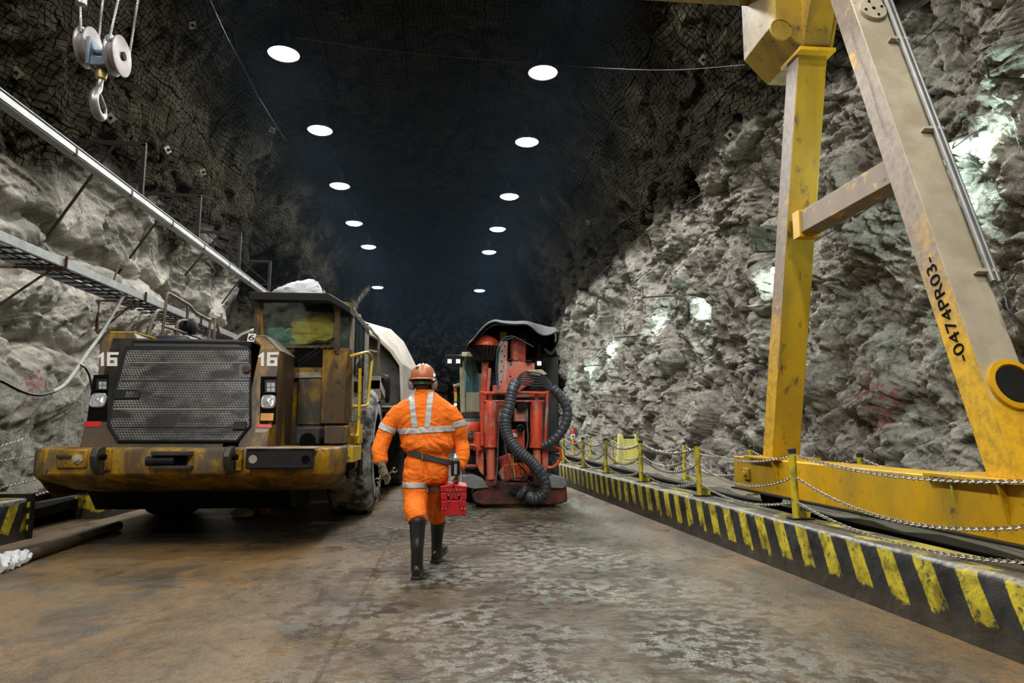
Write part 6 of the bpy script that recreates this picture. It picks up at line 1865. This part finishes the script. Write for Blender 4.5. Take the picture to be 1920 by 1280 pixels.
# short hair under the helmet
m = MB(); m.loft([ering(HC + V((0, -.012, dz)), rx, ry, 24) for dz, rx, ry in ((-.055, .070, .088), (-.03, .080, .098), (.03, .084, .104), (.08, .07, .088))]); m.build('hair', M_HAIR, bod, smooth=60)
# gloves: the same hands, a little thicker
def glove(wrist, d, pn, ts, curl):
    m = MB(); add_hand(m, wrist, d, pn, ts, curl, 1.07); 
    m.tube([V(wrist) - V(d).normalized() * .05, V(wrist) + V(d).normalized() * .02], [.042, .036], 14)
    return mesh_obj(remeshed(m, .0042, 2), 'glove', M_GLOVE, man)
glove(WL, hl_d, V((.6, .75, 0)), -1, .55)
glove(WR_, hr_d, V((-1, .0, 0)), -1, 1.15)
# boots
def boot(top, ankle, heel_z, fdir, toe_up, rtop):
    m = MB()
    fd = V(fdir).normalized(); sd = V((fd.y, -fd.x, 0)).normalized()
    hp_ = V((ankle.x, ankle.y, heel_z)) - fd * .06
    limb(m, [top, top.lerp(ankle, .5), ankle + V((0, 0, .03)), V((ankle.x, ankle.y, heel_z + .05))], [rtop, rtop * .86, .052, .050], 18)
    rings = []
    for t, w_, h_, lift in ((-.02, .030, .075, 0), (.0, .037, .085, 0), (.06, .041, .10, 0), (.13, .044, .085, 0), (.19, .050, .065, .15), (.24, .049, .055, .5), (.28, .040, .045, .85), (.305, .02, .03, 1.0)):
        c = hp_ + fd * t + V((0, 0, toe_up * max(0, t) / .3))
        ring = []
        for a in np.linspace(0, 2 * PI, 18, endpoint=False):
            zz = max(-.0, math.sin(a)) * h_ if math.sin(a) > 0 else math.sin(a) * .004
            ring.append(c + sd * (w_ * math.copysign(abs(math.cos(a)) ** .7, math.cos(a))) + V((0, 0, zz + .012)))
        rings.append(ring)
    m.loft(rings)
    o = mesh_obj(remeshed(m, .006, 3), 'boot', M_BOOT, man)
    # sole and heel rim
    m = MB(); rings2 = []
    for t, w_ in ((-.03, .030), (-.02, .040), (.03, .046), (.08, .043), (.13, .045), (.19, .054), (.24, .053), (.28, .044), (.312, .02)):
        c = hp_ + fd * t + V((0, 0, toe_up * max(0, t) / .3))
        rings2.append([c + sd * w_ + V((0, 0, .0)), c - sd * w_ + V((0, 0, .0)), c - sd * w_ + V((0, 0, .022)), c + sd * w_ + V((0, 0, .022))])
    m.loft(rings2); m.build('boot_sole', M_CAP, o, bevel=.003)
    m = MB(); d_ = (ankle - top).normalized()
    m.lathe([(rtop * .97, .0), (rtop * 1.05, .004), (rtop * 1.05, .022), (rtop * .98, .026)], top + d_ * .01, d_, 24); m.build('boot_rim', M_BOOT, o)
    return o
boot(MP(783, 974, 6.06), MP(782, 1040, 5.98), .004, (.05, 1, 0), .0, .072)
boot(MP(821, 974, 6.60), MP(819, 1022, 6.66), .006, (.30, 1, 0), .075, .070)
# helmet
M4 = None
def hring(dz, rx, ry, oy=0, n=36): return ering(HC + V((0, -.008 + oy, dz)), rx, ry, n)
m = MB(); m.loft([hring(.012, .112, .138), hring(.030, .114, .140), hring(.065, .110, .132), hring(.100, .094, .114), hring(.128, .066, .084), hring(.143, .034, .045), hring(.148, .008, .01)])
hm = m.build('helmet', M_HELM, man, smooth=60)
m = MB(); m.loft([hring(.016, .110, .135), hring(.005, .128, .158, .004), hring(-.001, .128, .158, .004), hring(.008, .108, .133)], closed=True); m.build('helmet_brim', M_HELM, hm, smooth=60)
m = MB()
for k in (-1, 0, 1): 
    pts = [HC + V((k * .030, -.008 + .13 * math.cos(a), .035 + .112 * math.sin(a) - abs(k) * .004)) for a in np.linspace(.15 * PI, .85 * PI, 14)]
    m.tube(pts, [.004, .007, .007, .004], 6)
m.build('helmet_ridge', M_HELM, hm)
m = MB(); q = HC + V((-.045, -.095, .098)); m.lathe([(.020, -.01), (.017, .012), (.006, .014)], q, (-.4, -1, .55), 14); m.build('cable_clip', M_CAP, hm)
m = MB(); m.loft([ering(HC + V((0, -.004, dz)), rx, ry, 30) for dz, rx, ry in ((-.045, .088, .108), (-.045, .092, .112), (-.018, .094, .114), (-.018, .088, .108))], closed=True); m.build('neck_band', plain('band_grey', (.12, .11, .10), .5), hm)
m = MB(); q = HC + V((-.008, -.118, -.03)); m.box(q.x - .022, q.x + .022, q.y - .004, q.y + .004, q.z - .012, q.z + .014); m.build('green_tag', plain('green_tag', (.01, .30, .10), .5), hm)
for sx in (-1, 1):
    m = MB(); q = HC + V((sx * .092, -.01, -.045)); m.lathe([(.034, -.012), (.042, -.006), (.043, .012), (.036, .032), (.018, .040), (.004, .042)], q, (sx, -.15, 0), 22)
    for i_, v_ in enumerate(m.v): m.v[i_] = (v_[0], v_[1], q.z + (v_[2] - q.z) * 1.18)
    mf = m.build('ear_muff', M_MUFF, hm)
    m = MB(); m.lathe([(.040, -.02), (.047, -.014), (.046, -.002), (.040, .0)], q, (sx, -.15, 0), 22); m.build('muff_cushion', M_CAP, mf)
    m = MB(); m.tube([HC + V((sx * .118, -.01, .02)), HC + V((sx * .126, -.01, -.02)), HC + V((sx * .132, -.01, -.045))], .006, 6, 3); m.build('muff_arm', M_CAP, mf)
q = MP(814, 703, YM - .06)
m = MB(); m.tube([HC + V((.10, -.02, .01)), q], .006, 6); m.ball(q, .010, 10, 8); m.build('far_light_dot', emit('far_light_glow', (.7, .85, 1.0), 14), hm)  # glowing dot added on the helmet for a light far behind
# flask clipped to the belt
fq = MP(854, 876, YM - .14)
fl_ = thing('flask', 'black drink flask with a steel top hanging from the belt at the right hip', 'flask', fq)
m = MB(); m.lathe([(.02, -.075), (.038, -.07), (.040, -.06), (.040, .045), (.034, .06)], fq, 'z', 22); m.build('flask_body', M_BLK, fl_)
m = MB(); m.lathe([(.030, .055), (.031, .085), (.024, .095), (.018, .12), (.005, .125)], fq, 'z', 18); m.build('flask_cap', plain('bright_steel', (.7, .7, .72), .25, .8), fl_)
m = MB(); m.box(fq.x - .012, fq.x + .012, fq.y - .043, fq.y - .038, fq.z - .06, fq.z + .03); m.build('flask_label', M_MUFF, fl_)
# spanner in the left hand
sw = thing('spanner', 'grey open-ended spanner held in the left hand', 'tool', MP(720, 884, 6.12))
m = MB(); gc = WL + hl_d * .085 + V((.018, .0, -.0))
a, b = gc + V((.06, -.05, .03)), gc + V((-.07, .05, -.05))
m.bar(a, b, .018, .008, (0, 1, .3)); d_ = (a - b).normalized()
for e, s_ in ((a, 1), (b, -1)):
    x = d_.orthogonal().normalized(); pts = [e + d_ * s_ * (.018 + .02 * math.cos(t)) + V((d_.z, 0, -d_.x)).normalized() * .02 * math.sin(t) for t in np.linspace(.7, 2 * PI - .7, 12)]
    m.tube(pts, .007, 6)
m.build('spanner_body', M_STEEL, sw)
# toolbox
tq = MP(855, 966, YM - .02)
TW = .30; TZ0 = tq.z; tx = tq.x
tb = thing('toolbox', 'red cantilever metal toolbox carried in the right hand', 'toolbox', (tx, YM, TZ0))
M_TB = worn('toolbox_red', (.52, .015, .02), [((.20, .02, .02), 12, .54, .66, .6, .5, (1, 1, 1)), ((.45, .35, .33), 22, .64, .70, .5, .6, (1, 1, 1))], .35, bump=.05)
ty0, ty1 = YM - .17, YM + .21
x0, x1 = tx - .125, tx + .10
def TM(px, py): return P(px, py, Y=ty0)
pa, pb = TM(827, 966), TM(874, 910)
x0, x1, z0, z1 = pa.x, pb.x, pa.z, pb.z; tz = z1 - z0
m = MB(); m.box(x0, x1, ty0, ty1, z0, z0 + tz * .5); m.build('lower_tray', M_TB, tb, bevel=.006)
xm = (x0 + x1) / 2
for s_ in (-1, 1):
    xa, xb = (x0 - .004, xm - .004) if s_ < 0 else (xm + .004, x1 + .004)
    m = MB(); m.box(xa, xb, ty0 - .004, ty1 + .004, z0 + tz * .52, z0 + tz * .76); m.build('middle_tray', M_TB, tb, bevel=.006)
    m = MB(); m.box(xa - .003, xb, ty0 - .008, ty1 + .008, z0 + tz * .78, z0 + tz * .94); m.build('upper_tray', M_TB, tb, bevel=.006)
    lid = MB(); xi, xo = (xb, xa - .006) if s_ < 0 else (xa, xb + .006)
    prof = [(xi, z0 + tz * .93), (xo, z0 + tz * .93), (xo, z0 + tz * .97), (xi, z0 + tz * 1.04)]
    lid.prism(prof, 'y', ty0 - .012, ty1 + .012); lid.build('lid', M_TB, tb, bevel=.004)
    for yy, ss in ((ty0 - .014, -1), (ty1 + .014, 1)):
        for j in range(3):
            m = MB(); zc_ = z0 + tz * (.30 + .0 * j)
            ax_ = xm + s_ * (.095 - .022 * j); bx_ = xm + s_ * (.018 + .0 * j) if j < 2 else xm + s_ * .06
            pA = V((xm + s_ * (.098 - .026 * j), yy, z0 + tz * (.22 + .27 * (j == 2)))); pB = V((xm + s_ * (.045 - .018 * j + (.045 if j == 2 else 0)), yy, z0 + tz * (.68 + .18 * (j > 0))))
            m.bar(pA, pB, .004, .013, (1, 0, 0)); lk = m.build('link_arm', M_TB, tb)
            for e in (pA, pB):
                m = MB(); m.lathe([(.006, 0), (.005, .004), (.002, .005)], e + V((0, ss * .003, 0)), (0, ss, 0), 8); m.build('rivet', M_GALV, lk)
    m = MB(); hz = WR_.z - .085; hx2 = WR_.x - .012
    hy = WR_.y
    m.tube([(xm + s_ * .03, ty0 + .04, z1 - .01), (hx2 + s_ * .014, ty0 + .07, (z1 + hz) / 2), (hx2 + s_ * .007, hy - .06, hz), (hx2 + s_ * .007, hy + .06, hz), (hx2 + s_ * .014, ty1 - .07, (z1 + hz) / 2), (xm + s_ * .03, ty1 - .04, z1 - .01)], .007, 8, 3)
    m.build('handle', M_TB, tb)
bpy.data.meshes.remove(suit_w_del)
